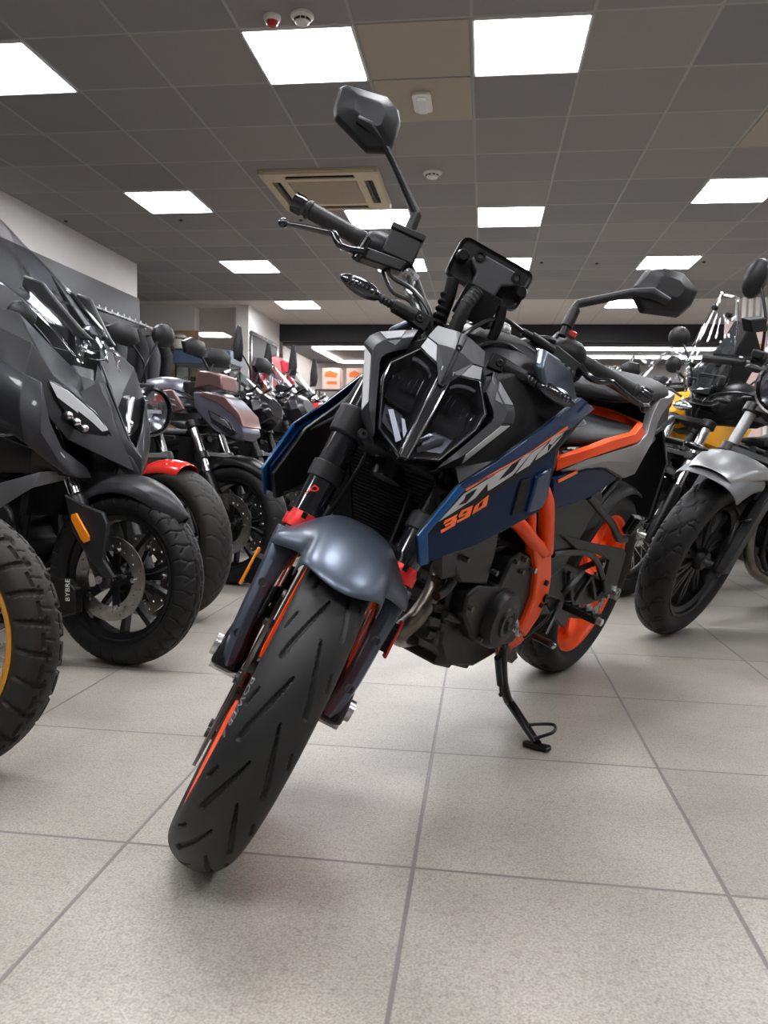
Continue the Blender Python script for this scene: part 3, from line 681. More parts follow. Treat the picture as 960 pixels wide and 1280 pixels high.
m.add(out,fs); st(m,'tyre_lettering','tyre_print',tyf,smooth=0)
# ---- fork
m=MB(); clampm=MB()
for s in (-1,1):
    f=MB(); f.lathe([(.001,.578),(.0275,.578),(.0275,.66),(.0265,.67),(.0265,.93),(.001,.93)],N(.036,s*.096,0),AX,32)
    fo=st(f,'fork_tube','plastic_gloss')
    g=MB(); g.lathe([(.0275,.565),(.0305,.567),(.0305,.594),(.029,.597),(.0275,.597)],N(.036,s*.096,0),AX,32)
    st(g,'fork_ring','red_anodised',fo)
    g=MB()
    for k in range(6):
        a=k*PI/3; d=NV*math.cos(a)+Vector((0,1,0))*math.sin(a); g.box(N(.036,s*.096,.592)+d*.0300,(.006,.009,.010))
    st(g,'ring_notch','matte_black',fo)
    g=MB(); g.lathe([(.020,.36),(.0215,.36),(.0215,.575),(.020,.575)],N(.036,s*.096,0),AX,28,closed=True); st(g,'inner_tube','chrome',fo)
    g=MB(); g.lathe([(.0275,.66),(.0315,.662),(.0315,.69),(.0275,.692)],N(.036,s*.096,0),AX,32); st(g,'fork_collar','plastic',fo)
    # foot casting
    g=MB(); secs=[]
    for w,hn,hy,cy in ((.303,.022,.016,.098),(.309,.031,.025,.097),(.335,.034,.027,.096),(.37,.028,.024,.095),(.43,.022,.021,.094)):
        secs.append([N(.030+hn*math.copysign(abs(math.cos(a))**.6,math.cos(a)),s*cy+hy*math.copysign(abs(math.sin(a))**.6,math.sin(a)),w) for a in [2*PI*k/20 for k in range(20)]])
    g.loft(secs); ff=st(g,'fork_foot','satin_black',smooth=40)
    g=MB(); g.cyl(N(.034,s*.114,.335),N(.034,s*.130,.335),.019,n=24); st(g,'axle_cap','steel',ff)
    g=MB(); g.cyl(N(.058,s*.104,.318),N(.068,s*.104,.318),.007,n=12); st(g,'pinch_bolt','matte_black',ff); g=MB(); g.cyl(N(.058,s*.086,.316),N(.068,s*.086,.316),.006,n=12); st(g,'pinch_bolt','matte_black',ff)
st(MB().cyl(N(.032,-.12,.307),N(.032,.12,.307),.011,n=16),'axle','steel')
# printed mark on right fork tube
vs,fs=text_polys('P',.03,.4)
m=MB(); m.add([N(.036+.0280*math.cos(v.x/.027-.75),-.096+.0280*math.sin(v.x/.027-.75),.625+v.y) for v in vs],fs)
st(m,'fork_mark','red_paint',smooth=0)
# clamps
for w0,nm,hh in ((.772,'lower_clamp',.055),(.925,'upper_clamp',.035)):
    m=MB()
    for s in (-1,1):
        m.lathe([(.026,-hh/2),(.0335,-hh/2+.003),(.035,hh/2-.003),(.026,hh/2)],N(.036,s*.096,w0),AX,28)
    m.prism([N(n_,y_,w0-hh*.4) for n_,y_ in ((.075,-.07),(.075,-.03),(.055,0),(.075,.03),(.075,.07),(.0,.09),(-.03,.03),(-.03,-.03),(.0,-.09))],AX*hh*.8)
    cl=st(m,nm,'plastic',bevel=.003)
    for s in (-1,1):
        for dw in ((-.012,.014) if hh>.05 else (0,)): st(MB().lathe([(.0035,.0),(.0075,.0),(.0075,-.01)],N(.0755,s*.072,w0+dw),NV,16),'clamp_bolt','steel' if hh<.05 else 'dark_grey',cl)
    if hh>.05:
        for s in (-1,1):
            for dw in (-.012,.014): st(MB().lathe([(.001,0),(.011,0),(.011,-.02),(.001,-.02)],N(.074,s*.072,w0+dw),NV,18),'bolt_boss','plastic',cl,bevel=.0015)
# ---- front fender
m=MB(); rows=[]
def sstep(a,b,x): t=min(1,max(0,(x-a)/(b-a))); return t*t*(3-2*t)
for i in range(25):
    ph=51.5-3.2*i; b=(1-sstep(14,36,ph))*(1-sstep(2,22,-ph))
    half=[(.0,.319),(.018,.318),(.036,.315),(.052,.309),(.061+.003*b,.302-.002*b),(lerp(.066,.080,b),lerp(.293,.286,b)),(lerp(.068,.102,b),lerp(.280,.262,b)),(lerp(.069,.122,b),lerp(.270,.248,b)),(lerp(.0695,.126,b),lerp(.262,.225,b))]
    lip=.0 if i else -.004
    prof=[(-y,r) for y,r in reversed(half[1:])]+half
    row=[]
    for y,r in prof:
        q=ph+(-2.5*abs(y)/.06 if i==0 else 0)*0 
        # lip line sweeps back toward the sides
        qq=ph-(7*min(1,(abs(y)/.066)**2))*sstep(25,50,ph)
        row.append(N(.032+(r+lip)*math.sin(R(qq)),y,.307+(r+lip)*math.cos(R(qq))))
    rows.append(row)
m.grid(rows); fe=st(m,'front_fender','fender_blue',thick=.004,sub=1,smooth=60)
for s in (-1,1):
    # blade guarding the fork leg
    cols=[]  # outer edge, ridge, inner edge per w
    for w,yo,yi,nf in ((.560,.128,.070,.060),(.535,.127,.077,.068),(.50,.123,.086,.073),(.46,.120,.089,.076),(.42,.118,.089,.077),(.385,.116,.087,.078),(.355,.112,.085,.078),(.333,.108,.083,.077),(.316,.100,.085,.072)):
        ym=lerp(yo,yi,.45)
        cols.append([N(nf-.050,s*(yo-.004),w),N(nf-.020,s*yo,w),N(nf-.004,s*(yo-.004),w),N(nf+.002,s*ym,w),N(nf-.001,s*(yi+.004),w),N(nf-.008,s*yi,w),N(nf-.022,s*(yi+.001),w)])
    g=MB().grid(cols); gb=st(g,'fork_guard','fender_blue',thick=.004,bevel=.002,smooth=25)
    for w,y in ((.462,.105),(.372,.102)):
        st(MB().lathe([(.001,.0),(.0045,.0),(.005,.003),(.008,.0035),(.008,-.006)],N(.0785,s*y,w),NV,18),'guard_bolt','dark_steel',gb)
# amber reflectors beside the fork legs
for s in (-1,1):
    m=MB(); m.box((0,0,0),(.022,.006,.07)); 
    o=m.build('side_reflector','amber' if s<0 else 'red_lens',D,bevel=.002); o.matrix_local=SM@Matrix.Translation(N(.03,s*.138,.475))@Matrix.Rotation(-R(24.5),4,'Y')
    b=MB().beam(N(.03,s*.110,.475),N(.03,s*.136,.475),.02,.05); st(b,'reflector_bracket','matte_black')
# caliper (right side)
m=MB(); m.prism([N(-.05,-.052,w) if 0 else N(n_,-.060,w) for n_,w in ((-.035,.40),(-.005,.40),(.0,.47),(-.01,.51),(-.05,.50),(-.06,.44))],(0,-.05,0))
cal=st(m,'brake_caliper','satin_black',bevel=.006)
m=MB()
for n_,w in ((-.02,.42),(-.02,.48),(-.045,.455)): m.cyl(N(n_,-.105,w),N(n_,-.116,w),.008,n=12)
st(m,'caliper_bolt','steel',cal)
m=MB(); m.tube([N(-.02,-.10,.50),N(.0,-.078,.55),N(-.02,-.06,.62),N(-.02,-.05,.74),N(.02,-.07,.86),N(.04,-.08,.98),N(-.01,-.12,1.06),N(-.03,-.14,1.09)],.0045,8,sub=5); st(m,'brake_hose','cable')
m=MB(); m.tube([N(.0,.078,.41),N(-.01,.070,.5),N(.01,.06,.62),N(.0,.05,.74)],.003,8,sub=5); st(m,'sensor_wire','cable')
# ---- headlight (symmetric)
hl=st(MB().loft([[N(.035,y*.75,.87+(w-.87)*.75) for y,w in q] for q in [[(0,.975),(.05,.965),(.09,.92),(.12,.9),(.125,.885),(.08,.79),(.05,.755),(0,.735),(-.05,.755),(-.08,.79),(-.125,.885),(-.12,.9),(-.09,.92),(-.05,.965)]]]+[[N(.098,y*.93,w) for y,w in [(0,.975),(.05,.965),(.09,.925),(.12,.905),(.13,.885),(.085,.79),(.053,.76),(0,.735),(-.053,.76),(-.085,.79),(-.13,.885),(-.12,.905),(-.09,.925),(-.05,.965)]]]),'headlight_housing','matte_black',bevel=.004)
for s in (-1,1):
    def Q(n,y,w): return N(n,s*y,w)
    O=[Q(.100,.073,.956),Q(.104,.130,.918),Q(.106,.139,.905),Q(.108,.1415,.890),Q(.118,.092,.781),Q(.130,.057,.750)]
    I_=[Q(.118,.075,.914),Q(.126,.100,.888),Q(.129,.106,.876),Q(.130,.1045,.866),Q(.136,.078,.800),Q(.140,.0605,.760)]
    Mm=[a.lerp(b,.5)+NV*.010 for a,b in zip(O,I_)]
    OB=[p-NV*.05-(Vector((0,s*.008,0))) for p in O]; IB=[p-NV*.03 for p in I_]
    m=MB().grid([OB,O,Mm,I_,IB]); wg=st(m,'headlight_wing','graphite_matt',thick=.002,bevel=.003,smooth=30)
    def bil(A,B,C_,D_,u,v): return (A.lerp(B,u)).lerp(D_.lerp(C_,u),v)
    def facet(A,B,C_,D_,uv,lift,name,material):
        nr=(B-A).cross(D_-A).normalized(); nr=nr if nr.dot(NV)>0 else -nr
        pts=[bil(A,B,C_,D_,u,v)+nr*lift for u,v in uv]; q=MB(); q.prism(pts,nr*-.003); st(q,name,material,wg,smooth=0)
    facet(O[0],O[1],Mm[1],Mm[0],((.30,.06),(.97,.06),(.90,.94),(.42,.94)),.0022,'wing_lit_facet','silver_dull')  # pale facets: light reflected off the upper wing, put into the colour
    facet(Mm[0],Mm[1],I_[1],I_[0],((.42,.06),(.90,.06),(.62,.5)),.0022,'wing_lit_facet','silver_dull')
    facet(O[3],O[4],Mm[4],Mm[3],((.05,.12),(.97,.12),(.90,.90),(.10,.90)),.0022,'running_light','drl_white')
    # reflector cavity + lens
    c1=MB(); L_=[(.056,.918),(.088,.874),(.086,.842),(.055,.769),(.008,.747),(.011,.903)]
    cx_,cw_=.05,.85
    front=[Q(.128,y,w) for y,w in L_]; mid=[Q(.112,lerp(y,cx_,.12),lerp(w,cw_,.12)) for y,w in L_]; back=[Q(.085,lerp(y,cx_,.45),lerp(w,cw_,.45)) for y,w in L_]
    c1.grid([front,mid,back],True); n0=len(c1.v); c1.add(back,[tuple(range(len(back)))]); cv=st(c1,'reflector_bowl','matte_black',thick=.002,smooth=20)
    # fluted reflector shell
    q=MB(); rows=[]
    for i in range(9):
        a=R(-75+150*i/8); rows.append([Q(.088+.030*t,.050+.034*math.sin(a)*(.75+.25*t),.872+.012*t+.024*math.cos(a)*(.7+.3*t)) for t in (0,.35,.7,1)])
    q.grid(rows); st(q,'upper_reflector','reflector_dark',cv,thick=.0015,smooth=10)
    q=MB()
    for k in range(6): q.beam(Q(.098,.024+.011*k,.852),Q(.122,.026+.0095*k,.878-.004*k),.0012,.006)
    st(q,'reflector_rib','reflector',cv,smooth=0)
    q=MB(); q.prism([Q(.094,.02,.845),Q(.094,.082,.845),Q(.108,.078,.828),Q(.108,.022,.822)],AX*-.003); st(q,'light_shelf','matte_black',cv)
    q=MB(); q.prism([Q(.10,.030,.815),Q(.10,.072,.82),Q(.112,.058,.785),Q(.118,.022,.77),Q(.112,.018,.79)],NV*-.004); st(q,'lower_reflector','reflector_dark',cv,bevel=.001)
    q=MB(); q.prism([Q(.112,.0560,.808),Q(.112,.0485,.812),Q(.118,.014,.772),Q(.118,.020,.764)],NV*.002); q.prism([Q(.112,.030,.806),Q(.112,.024,.806),Q(.118,.010,.786),Q(.118,.012,.776)],NV*.002)
    if s<0: st(q,'slanted_bar','bar_white',cv,smooth=0)  # slanted bars, white on this side and dark on the other
    else: st(q,'slanted_bar','reflector_dark',cv,smooth=0)
    # bezel
    q=MB(); ctr=N(.128,s*.05,.85); ring=[Q(.136 if y<.03 else .129,y,w) for y,w in L_]; outr=[p+(p-ctr).normalized()*.0085-NV*.012 for p in ring]; rg=[p+(p-ctr).normalized()*.003+NV*.003 for p in ring]
    q.grid([outr,rg,ring],True); st(q,'lens_bezel','plastic_gloss',cv,thick=.003); st(MB().tube([p+NV*.0045 for p in ring],.0011,6,closed=True),'lens_outline','reflector',cv)
    q=MB(); cL=[Q(.140 if y<.03 else .1315,y,w) for y,w in L_]; cc=Q(.1375,.048,.846); q.add(cL+[cc],[(i,(i+1)%6,6) for i in range(6)])
    st(q,'lens','lens_thin',cv,smooth=0,thick=.0015)
# central keel
m=MB(); m.loft([[N(.11,y,.90),N(.147,y*.8,.905),N(.150,0,.908)][:0] or [N(.10,-.014,.905),N(.150,-.009,.905),N(.150,.009,.905),N(.10,.014,.905)],[N(.10,-.012,.83),N(.156,-.008,.83),N(.156,.008,.83),N(.10,.012,.83)],[N(.10,-.009,.744),N(.150,-.005,.742),N(.150,.005,.742),N(.10,.009,.744)]])
kl=st(m,'headlight_keel','reflector_dark',bevel=.002)
for s in (-1,1): st(MB().tube([N(.151,s*.010,.905),N(.157,s*.009,.83),N(.151,s*.006,.743)],.0016,8,sub=4),'keel_edge','reflector',kl)
# mask (upper cover)
def F(n,y,w): return N(n,y,w)
mv=[F(.085,-.046,.984),F(.100,-.014,.986),F(.100,.014,.986),F(.085,.046,.984),      #0-3 top edge
    F(.105,-.053,.952),F(.124,-.033,.942),F(.132,-.010,.945),F(.132,.010,.945),F(.124,.033,.942),F(.105,.053,.952), #4-9
    F(.128,-.057,.921),F(.146,-.0215,.906),F(.152,-.007,.900),F(.152,.007,.900),F(.146,.0215,.906),F(.128,.057,.921), #10-15
    F(.160,-.004,.873),F(.160,.004,.873),F(.136,0,.944),F(.156,0,.898),F(.102,0,.987)]
mf=[(0,1,6,5,4),(3,9,8,7,2),(1,20,18,6),(20,2,7,18),(6,18,19,12),(18,7,13,19),(5,6,12,11),(8,14,13,7),(11,12,16),(13,14,17),(12,19,16),(19,13,17),(19,17,16)]
m=MB().add(mv,mf); mk=st(m,'headlight_mask','graphite_matt',thick=.003,smooth=0)
for s in (-1,1):
    m=MB(); m.prism([F(.106,s*.053,.951),F(.1255,s*.0335,.941),F(.148,s*.0225,.907),F(.1295,s*.057,.9215)],-NV*.005)
    st(m,'mask_cheek','silver_dull',mk,bevel=.0015)
m=MB()
for s in (-1,1): m.tube([F(.103,s*.006,.985),F(.137,s*.004,.944),F(.157,s*.0025,.898),F(.162,s*.001,.876)],.0016,6)
m.lathe([(.0025,0),(.0055,0),(.0055,.004),(.0025,.004)],F(.134,0,.95),NV,16); st(m,'mask_groove','matte_black',mk)
# headlight brackets / neck
m=MB(); m.box((0,0,0),(.001,.001,.001)); m=MB()
m.prism([N(.03,-.07,.76),N(.03,.07,.76),N(.03,.06,.93),N(.03,-.06,.93)],NV*.03); st(m,'headlight_bracket','matte_black',bevel=.004)
m=MB(); m.cyl(N(0,0,.72),N(0,0,.95),.03,n=24); m.build('steering_head','satin_black',D,mtx=SM)
# ---- handlebar
BARN,BARW=-.07,1.12
m=MB(); m.tube([N(-.07,-.385,1.118),N(-.07,-.22,1.122),N(-.058,-.155,1.115),N(-.03,-.085,1.045),N(-.025,-.05,1.025),N(-.025,.05,1.025),N(-.03,.085,1.045),N(-.058,.155,1.115),N(-.07,.22,1.122),N(-.07,.385,1.118)],[.011,.011,.012,.014,.0145,.0145,.014,.012,.011,.011],16,sub=6)
bar=st(m,'handlebar','satin_black')
m=MB()
for s in (-1,1): m.prism([N(-.055,s*.035,1.0),N(.005,s*.035,1.0),N(.005,s*.035,1.03),N(-.01,s*.035,1.045),N(-.04,s*.035,1.045),N(-.055,s*.035,1.03)],(0,s*.03,0)); 
m.cyl(N(-.02,-.05,.94),N(-.02,-.05,1.01),.014); m.cyl(N(-.02,.05,.94),N(-.02,.05,1.01),.014)
st(m,'bar_clamp','plastic',bevel=.003)
for s in (-1,1):
    g=MB(); prof=[(.0135,.24)]+[(.0165,.245),(.0165,.262)]+[(r,.265+.0016*k) for k in range(58) for r in ((.0158,) if k%2 else (.0164,))]+[(.0185,.358),(.0185,.364),(.0155,.366),(.0155,.372)]
    g.lathe([(r,h) for r,h in prof],N(-.07,0,1.120),(0,s,0),28); gr=st(g,'grip','rubber_smooth',smooth=50)
    g=MB(); g.lathe([(.0155,.368),(.0165,.372),(.0170,.378),(.0155,.395),(.001,.396)],N(-.07,0,1.120),(0,s,0),28)
    for k in range(6):
        a=k*PI/3; g.box(N(-.07+.0165*math.cos(a),s*.384,1.12+.0165*math.sin(a)),(.005,.02,.005))
    st(g,'bar_end','plastic_gloss',gr)
# right controls: switch housing, master cylinder, lever, mirror
def ctrl(s):
    g=MB(); secs=[]
    for y,r1,r2,dn in ((.242,.017,.017,0),(.236,.024,.024,.002),(.222,.027,.030,.004),(.19,.026,.030,.004),(.178,.022,.024,.002),(.172,.015,.015,0)):
        secs.append([N(-.07+dn+r1*math.cos(a),s*y,1.12+r2*math.sin(a)) for a in [2*PI*k/20 for k in range(20)]])
    g.loft(secs); sw=st(g,'switch_housing','plastic',smooth=40,bevel=.001)
    g=MB(); g.box(N(-.098,s*.205,1.135),(.01,.022,.014)); st(g,'switch_button','red_paint' if s<0 else 'mid_grey',sw,bevel=.002)
    return sw
ctrl(-1); sw=ctrl(1)
g=MB(); g.box(N(-.055,.195,1.155),(.014,.018,.012)); st(g,'red_switch','red_paint',sw,bevel=.002)
g=MB(); g.prism([N(-.06,.222,1.14),N(-.06,.17,1.15),N(-.05,.165,1.105),N(-.06,.225,1.10)],NV*-.035); st(g,'switch_block','plastic',sw,bevel=.004)
# master cylinder (right)
g=MB(); g.prism([N(-.02,-.205,1.155),N(-.02,-.142,1.162),N(-.02,-.136,1.103),N(-.02,-.200,1.098)],NV*-.045); mc=st(g,'brake_reservoir','plastic',bevel=.004)
g=MB(); g.prism([N(-.015,-.207,1.158),N(-.015,-.140,1.165),N(-.015,-.139,1.152),N(-.015,-.206,1.146)],NV*-.055); st(g,'reservoir_cap','satin_black',mc,bevel=.002)
g=MB(); g.prism([N(-.01,-.24,1.085),N(-.01,-.15,1.10),N(-.01,-.15,1.078),N(-.01,-.235,1.062)],NV*-.03); st(g,'lever_perch','satin_black',mc,bevel=.003)
g=MB(); g.lathe([(.001,0),(.009,0),(.009,.045),(.001,.045)],N(.0,-.232,1.052),AX,16); st(g,'pivot_bolt','plastic_gloss',mc)
g=MB(); g.tube([N(-.03,-.145,1.09),N(-.03,-.128,1.082),N(-.025,-.124,1.06)],.010,12,sub=4); g.cyl(N(-.03,-.14,1.088),N(-.03,-.118,1.083),.012,n=6); st(g,'banjo_fitting','steel',mc)
m=MB(); m.tube([N(.002,-.228,1.070),N(.006,-.25,1.060),N(.008,-.27,1.058),N(.003,-.288,1.072),N(.0,-.30,1.070),N(0,-.34,1.058),N(0,-.372,1.046)],[.010,.009,.008,.0085,.0085,.007,.0055],14,sub=5,flat=.75); m.ball(N(0,-.376,1.045),.0095,14)
st(m,'brake_lever','plastic_gloss')
m=MB(); m.tube([N(-.002,.225,1.083),N(.0,.25,1.072),N(.006,.27,1.072),N(.004,.29,1.082),N(0,.31,1.080),N(0,.345,1.075),N(0,.368,1.074)],[.010,.009,.008,.0085,.0085,.007,.0055],14,sub=5,flat=.75); m.ball(N(0,.373,1.073),.0095,14)
st(m,'clutch_lever','plastic_gloss')
g=MB(); g.prism([N(-.015,.245,1.092),N(-.015,.175,1.105),N(-.015,.15,1.098),N(-.015,.155,1.072),N(-.015,.24,1.062)],NV*-.03); cp=st(g,'clutch_perch','satin_black',bevel=.004)
g=MB(); g.cyl(N(-.02,.17,1.09),N(-.005,.12,1.088),.010,n=12); g.cyl(N(-.005,.12,1.088),N(.0,.10,1.086),.007,n=12); st(g,'cable_adjuster','plastic',cp)
g=MB()
for k in range(6): g.lathe([(.009,0),(.0125,.002),(.0125,.006),(.009,.008)],N(-.012,.226-k*.012,1.061+k*.001),(0,-1,0),12)
st(g,'lever_boot','rubber_smooth',cp)
# cables
for pts,r in (([N(.0,.10,1.086),N(.03,.05,1.075),N(.06,.01,1.02),N(.05,-.01,.95),N(.02,-.03,.88)],.0042),
              ([N(-.03,.15,1.07),N(.02,.12,1.04),N(.045,.07,1.03),N(.055,.03,.99),N(.04,.02,.92)],.0035),
              ([N(-.025,-.124,1.055),N(.015,-.112,1.035),N(.05,-.085,1.0),N(.055,-.075,.96),N(.03,-.06,.9)],.0048),
              ([N(-.05,-.19,1.098),N(-.01,-.16,1.06),N(.03,-.11,1.04),N(.05,-.06,1.0),N(.03,-.03,.9)],.0045),
              ([N(-.05,-.20,1.095),N(-.02,-.15,1.04),N(.02,-.10,1.02),N(.03,-.05,.95)],.0035)):
    st(MB().tube(pts,r,8,sub=6),'control_cable','cable')
st(MB().tube([N(-.025,-.124,1.06),N(.0,-.118,1.05),N(.018,-.108,1.035)],.0062,10,sub=4),'steel_brake_line','steel')
# instrument display
di=empty('instrument_display'); di.parent=D; di.matrix_local=SM
m=MB(); m.loft([[N(n,y*k,1.128+(w-1.128)*k) for y,w in rrect(-.006,1.135,.146,.076,.014)] for n,k in ((.038,.94),(.046,1),(.026,1.02),(.018,.97))]); 
DM=Matrix.Translation(N(.03,0,1.128))@Matrix.Rotation(R(8),4,'Y')@Matrix.Translation(-N(.03,0,1.128))
m.build('casing','plastic',di,bevel=.003,mtx=DM)
MB().prism([N(.017,y,w) for y,w in rrect(-.006,1.135,.128,.062,.006)],-NV*.003).build('screen','plastic_gloss',di,mtx=DM)
m=MB(); m.loft([[N(.044,y,w) for y,w in q] for q in [[(-.045,1.155),(.047,1.155),(.05,1.135),(.022,1.120),(.020,1.085),(-.028,1.085),(-.03,1.12),(-.05,1.135)]]]+[[N(.062,y*.92,1.12+(w-1.12)*.95) for y,w in [(-.045,1.155),(.047,1.155),(.05,1.135),(.022,1.120),(.020,1.085),(-.028,1.085),(-.03,1.12),(-.05,1.135)]]])
m.build('bracket','dash_grey',di,bevel=.003,mtx=DM)
for y,w in ((-.037,1.147),(.039,1.145)): MB().lathe([(.0055,.0),(.010,.0),(.010,.006),(.0055,.006),(.0055,.001)],N(.060,y,w),NV,20).build('screw_boss','satin_black',di,mtx=DM)
for y,w in ((-.064,1.135),(.058,1.128)): MB().lathe([(.001,0),(.012,0),(.012,.012),(.009,.02),(.001,.02)],N(.044,y,w),NV,18).build('rubber_mount','satin_black',di,mtx=DM)
m=MB(); m.tube([N(.045,-.06,1.09),N(.04,-.052,1.06),N(.02,-.045,1.02),N(.01,-.04,.96)],.0115,12,sub=4); m.tube([N(.045,.04,1.09),N(.035,.05,1.06),N(.01,.055,1.0)],.010,12,sub=4)
for k in range(5): m.lathe([(.011,0),(.0145,.002),(.0145,.007),(.011,.009)],N(.036-.004*k,-.054+.002*k,1.055-.012*k),AX,12)
m.box(N(.03,0,1.075),(.04,.07,.06)); m.build('mounting_arm','matte_black',di,bevel=.002)
m=MB(); prof=[]; P0=[N(.06,-.012,1.085),N(.06,-.018,1.05),N(.045,-.015,1.0),N(.035,-.01,.96)]
for k,p in enumerate(smooth_path(P0,10)): prof.append((p,.014 if k%2 else .0125))
m.tube([p for p,_ in prof],[r for _,r in prof],12); m.build('wiring_boot','rubber_smooth',di)
# mirrors
def mirror(s,base,elbow,headpts,root,name):
    """base -> stalk -> head ; N-frame coords"""
    mi=empty(name); mi.parent=D; mi.matrix_local=SM
    q=MB(); q.tube([N(*base),N(*elbow)],[.0115,.0105],14); q.tube([N(base[0],base[1],base[2]-.02),N(*base)],[.008,.008],12)
    q.build('stalk_sleeve','plastic',mi,bevel=.001)
    q=MB(); q.tube([N(*elbow)]+[N(*p) for p in root],[.0105]+[.0085,.009,.0125,.010][:len(root)],12,flat=.8)
    q.build('stalk','plastic',mi,smooth=30)
    O=[N(*p) for p in headpts]; c=sum(O,Vector())/len(O)
    q=MB(); bk=NV
    ringA=[p for p in O]; ringB=[c+(p-c)*1.0+bk*.010 for p in O]; ringC=[c+(p-c)*.93+bk*.020 for p in O]; ringD=[c+(p-c)*.45+bk*.036 for p in O]
    q.loft([ringA,ringB,ringC,ringD]); q.build('housing','plastic',mi,bevel=.0025,smooth=25)
    q=MB(); q.prism([c+(p-c)*.94-bk*.001 for p in O],bk*.003); q.build('glass','mirror_glass',mi,smooth=0)
def invN(v): v=v-A0; return (v.dot(NV),v.y,v.dot(AX))
def HN(px,py,n):
    o=SI@BI@CAM; d=(SI@BI).to_3x3()@ray(px,py); t=(n-(o-A0).dot(NV))/d.dot(NV); return invN(o+d*t)
# right mirror from the photo outline, on plane n = -0.03
hr=[HN(x,y,-.03) for x,y in ((423,114),(431,111),(484,127),(497,143),(500,158),(491,187),(484,194),(458,193),(418,152),(417,138))]
mirror(-1,HN(512,289,-.03),HN(521,268,-.03),hr,[HN(494,208,-.028),HN(480,180,-.015),HN(462,157,.0),HN(447,149,.002)],'mirror')
hr=[HN(x,y,-.03) for x,y in ((869,368),(850,345),(826,338),(804,341),(790,360),(789,372),(799,392),(845,398),(860,385))]
mirror(1,HN(708,409,-.03),HN(719,387,-.03),hr,[HN(722,380,-.03),HN(790,366,-.015),HN(815,367,.0),HN(835,378,.002)],'mirror')
# front indicators
for s in (-1,1):
    ti=empty('turn_signal'); ti.parent=D; ti.matrix_local=SM
    q=MB(); q.lathe([(.001,.088),(.0125,.088),(.0135,.092),(.0125,.130),(.009,.131),(.009,.133)]+[(.0085 if k%2 else .007,.134+.0035*k) for k in range(6)]+[(.006,.156),(.007,.162)],N(.068,0,.985),(0,s,.0),20); q.build('stalk','plastic',ti,smooth=30)
    q=MB(); secs=[]
    for y,a1,a2 in ((.156,.006,.006),(.168,.010,.013),(.185,.012,.0165),(.205,.011,.0155),(.222,.007,.011),(.232,.003,.005),(.235,.001,.001)):
        secs.append([N(.068+a1*math.cos(t),s*y,.985+.001*(y-.15)*10+a2*math.sin(t)) for t in [2*PI*k/16 for k in range(16)]])
    q.loft(secs); q.build('housing','plastic_gloss',ti,sub=1)
    q=MB(); secs=[]
    for y,a1,a2 in ((.166,.003,.009),(.185,.005,.0125),(.205,.005,.0115),(.220,.003,.007),(.224,.001,.002)):
        secs.append([N(.076+a1*math.cos(t),s*y,.984+a2*math.sin(t)) for t in [2*PI*k/12 for k in range(12)]])
    q.loft(secs); ln=q.build('lens','lens_thin',ti,sub=1)
    q=MB()
    for k in range(7): q.ball(N(.077,s*(.170+.0075*k),.984),(.0028,.0028,.0075),6)
    q.build('reflector_grid','reflector_dark',ti,smooth=0)
    q=MB(); q.prism([N(.055,s*.062,.998),N(.055,s*.096,.999),N(.055,s*.096,.972),N(.055,s*.062,.968)],NV*.02); q.lathe([(.003,.0),(.007,0),(.007,.003),(.003,.003)],N(.075,s*.079,.984),NV,16); q.build('bracket','satin_black',ti,bevel=.003)
# ---- radiator
m=MB(); RT=[Vector((1.15,-.10,.69)),Vector((1.15,.10,.69)),Vector((1.075,.10,.52)),Vector((1.075,-.10,.52))]
m.prism(RT,(-.03,0,0)); ra=m.build('radiator','matte_black',D,bevel=.002)
m=MB()
for k in range(22):
    t=(k+.7)/23; a=RT[0].lerp(RT[3],t); b=RT[1].lerp(RT[2],t); m.beam(a+Vector((.002,.004,0)),b+Vector((.002,-.004,0)),.004,.0028)
m.build('fin','satin_black',ra,smooth=0)
for s in (-1,1): MB().prism([(1.165,s*.098,.70),(1.175,s*.128,.67),(1.13,s*.135,.56),(1.085,s*.125,.50),(1.08,s*.098,.51)],(-.06,0,0)).build('radiator_shroud','plastic',D,bevel=.004)
m=MB(); m.box((1.165,.0,.705),(.012,.05,.016),Matrix.Rotation(R(10),3,'X')); m.build('warning_label','paper',ra,bevel=.001)
m=MB(); m.tube([(1.172,-.06,.712),(1.17,-.03,.714),(1.168,.0,.709)],.0022,6,sub=3); m.build('red_tag','red_paint',ra)
# ---- exhaust header and engine
m=MB(); m.tube([LP(556,690,y=.05),LP(550,712,y=.065),LP(540,742,y=.075),LP(520,772,y=.075),LP(500,790,y=.06),LP(505,797,y=.03),LP(535,790,y=.0),LP(565,770,y=-.04),(.55,-.06,.24),(.35,-.10,.24)],[.019,.019,.019,.019,.0195,.02,.021,.022,.022,.03],20,sub=6)
m.build('exhaust_header','header_steel',D)
m=MB(); m.lathe([(.001,0),(.05,.01),(.055,.05),(.055,.30),(.045,.36),(.001,.36)],(.42,-.11,.25),(-.92,-.12,.35),24); m.build('silencer','satin_black',D)
eng=MB()
EB=[(.985,.40),(.99,.45),(.96,.50),(.88,.53),(.76,.53),(.62,.47),(.53,.40),(.52,.30),(.60,.25),(.78,.235),(.92,.27),(.97,.33)]
eng.prism([(x,-.10,z) for x,z in EB],(0,.20,0)); en=eng.build('crankcase','engine_black',D,bevel=.01)
m=MB()
for x,z,w,h,d in ((.965,.42,.05,.05,.17),(.95,.35,.06,.06,.19),(.9,.285,.08,.05,.18),(.80,.25,.10,.04,.16),(.985,.46,.03,.03,.14)): m.box((x,.0,z),(w,d,h),Matrix.Rotation(R(-20),3,'Y'))
m.build('casting_block','engine_grey',en,bevel=.006)
m=MB()
for k in range(14): 
    x,z=.99-.033*k,.44-.0+(-.20 if k>4 else -.045*k); m.cyl((x,.085,z),(x,.108,z),.007,n=6)
None
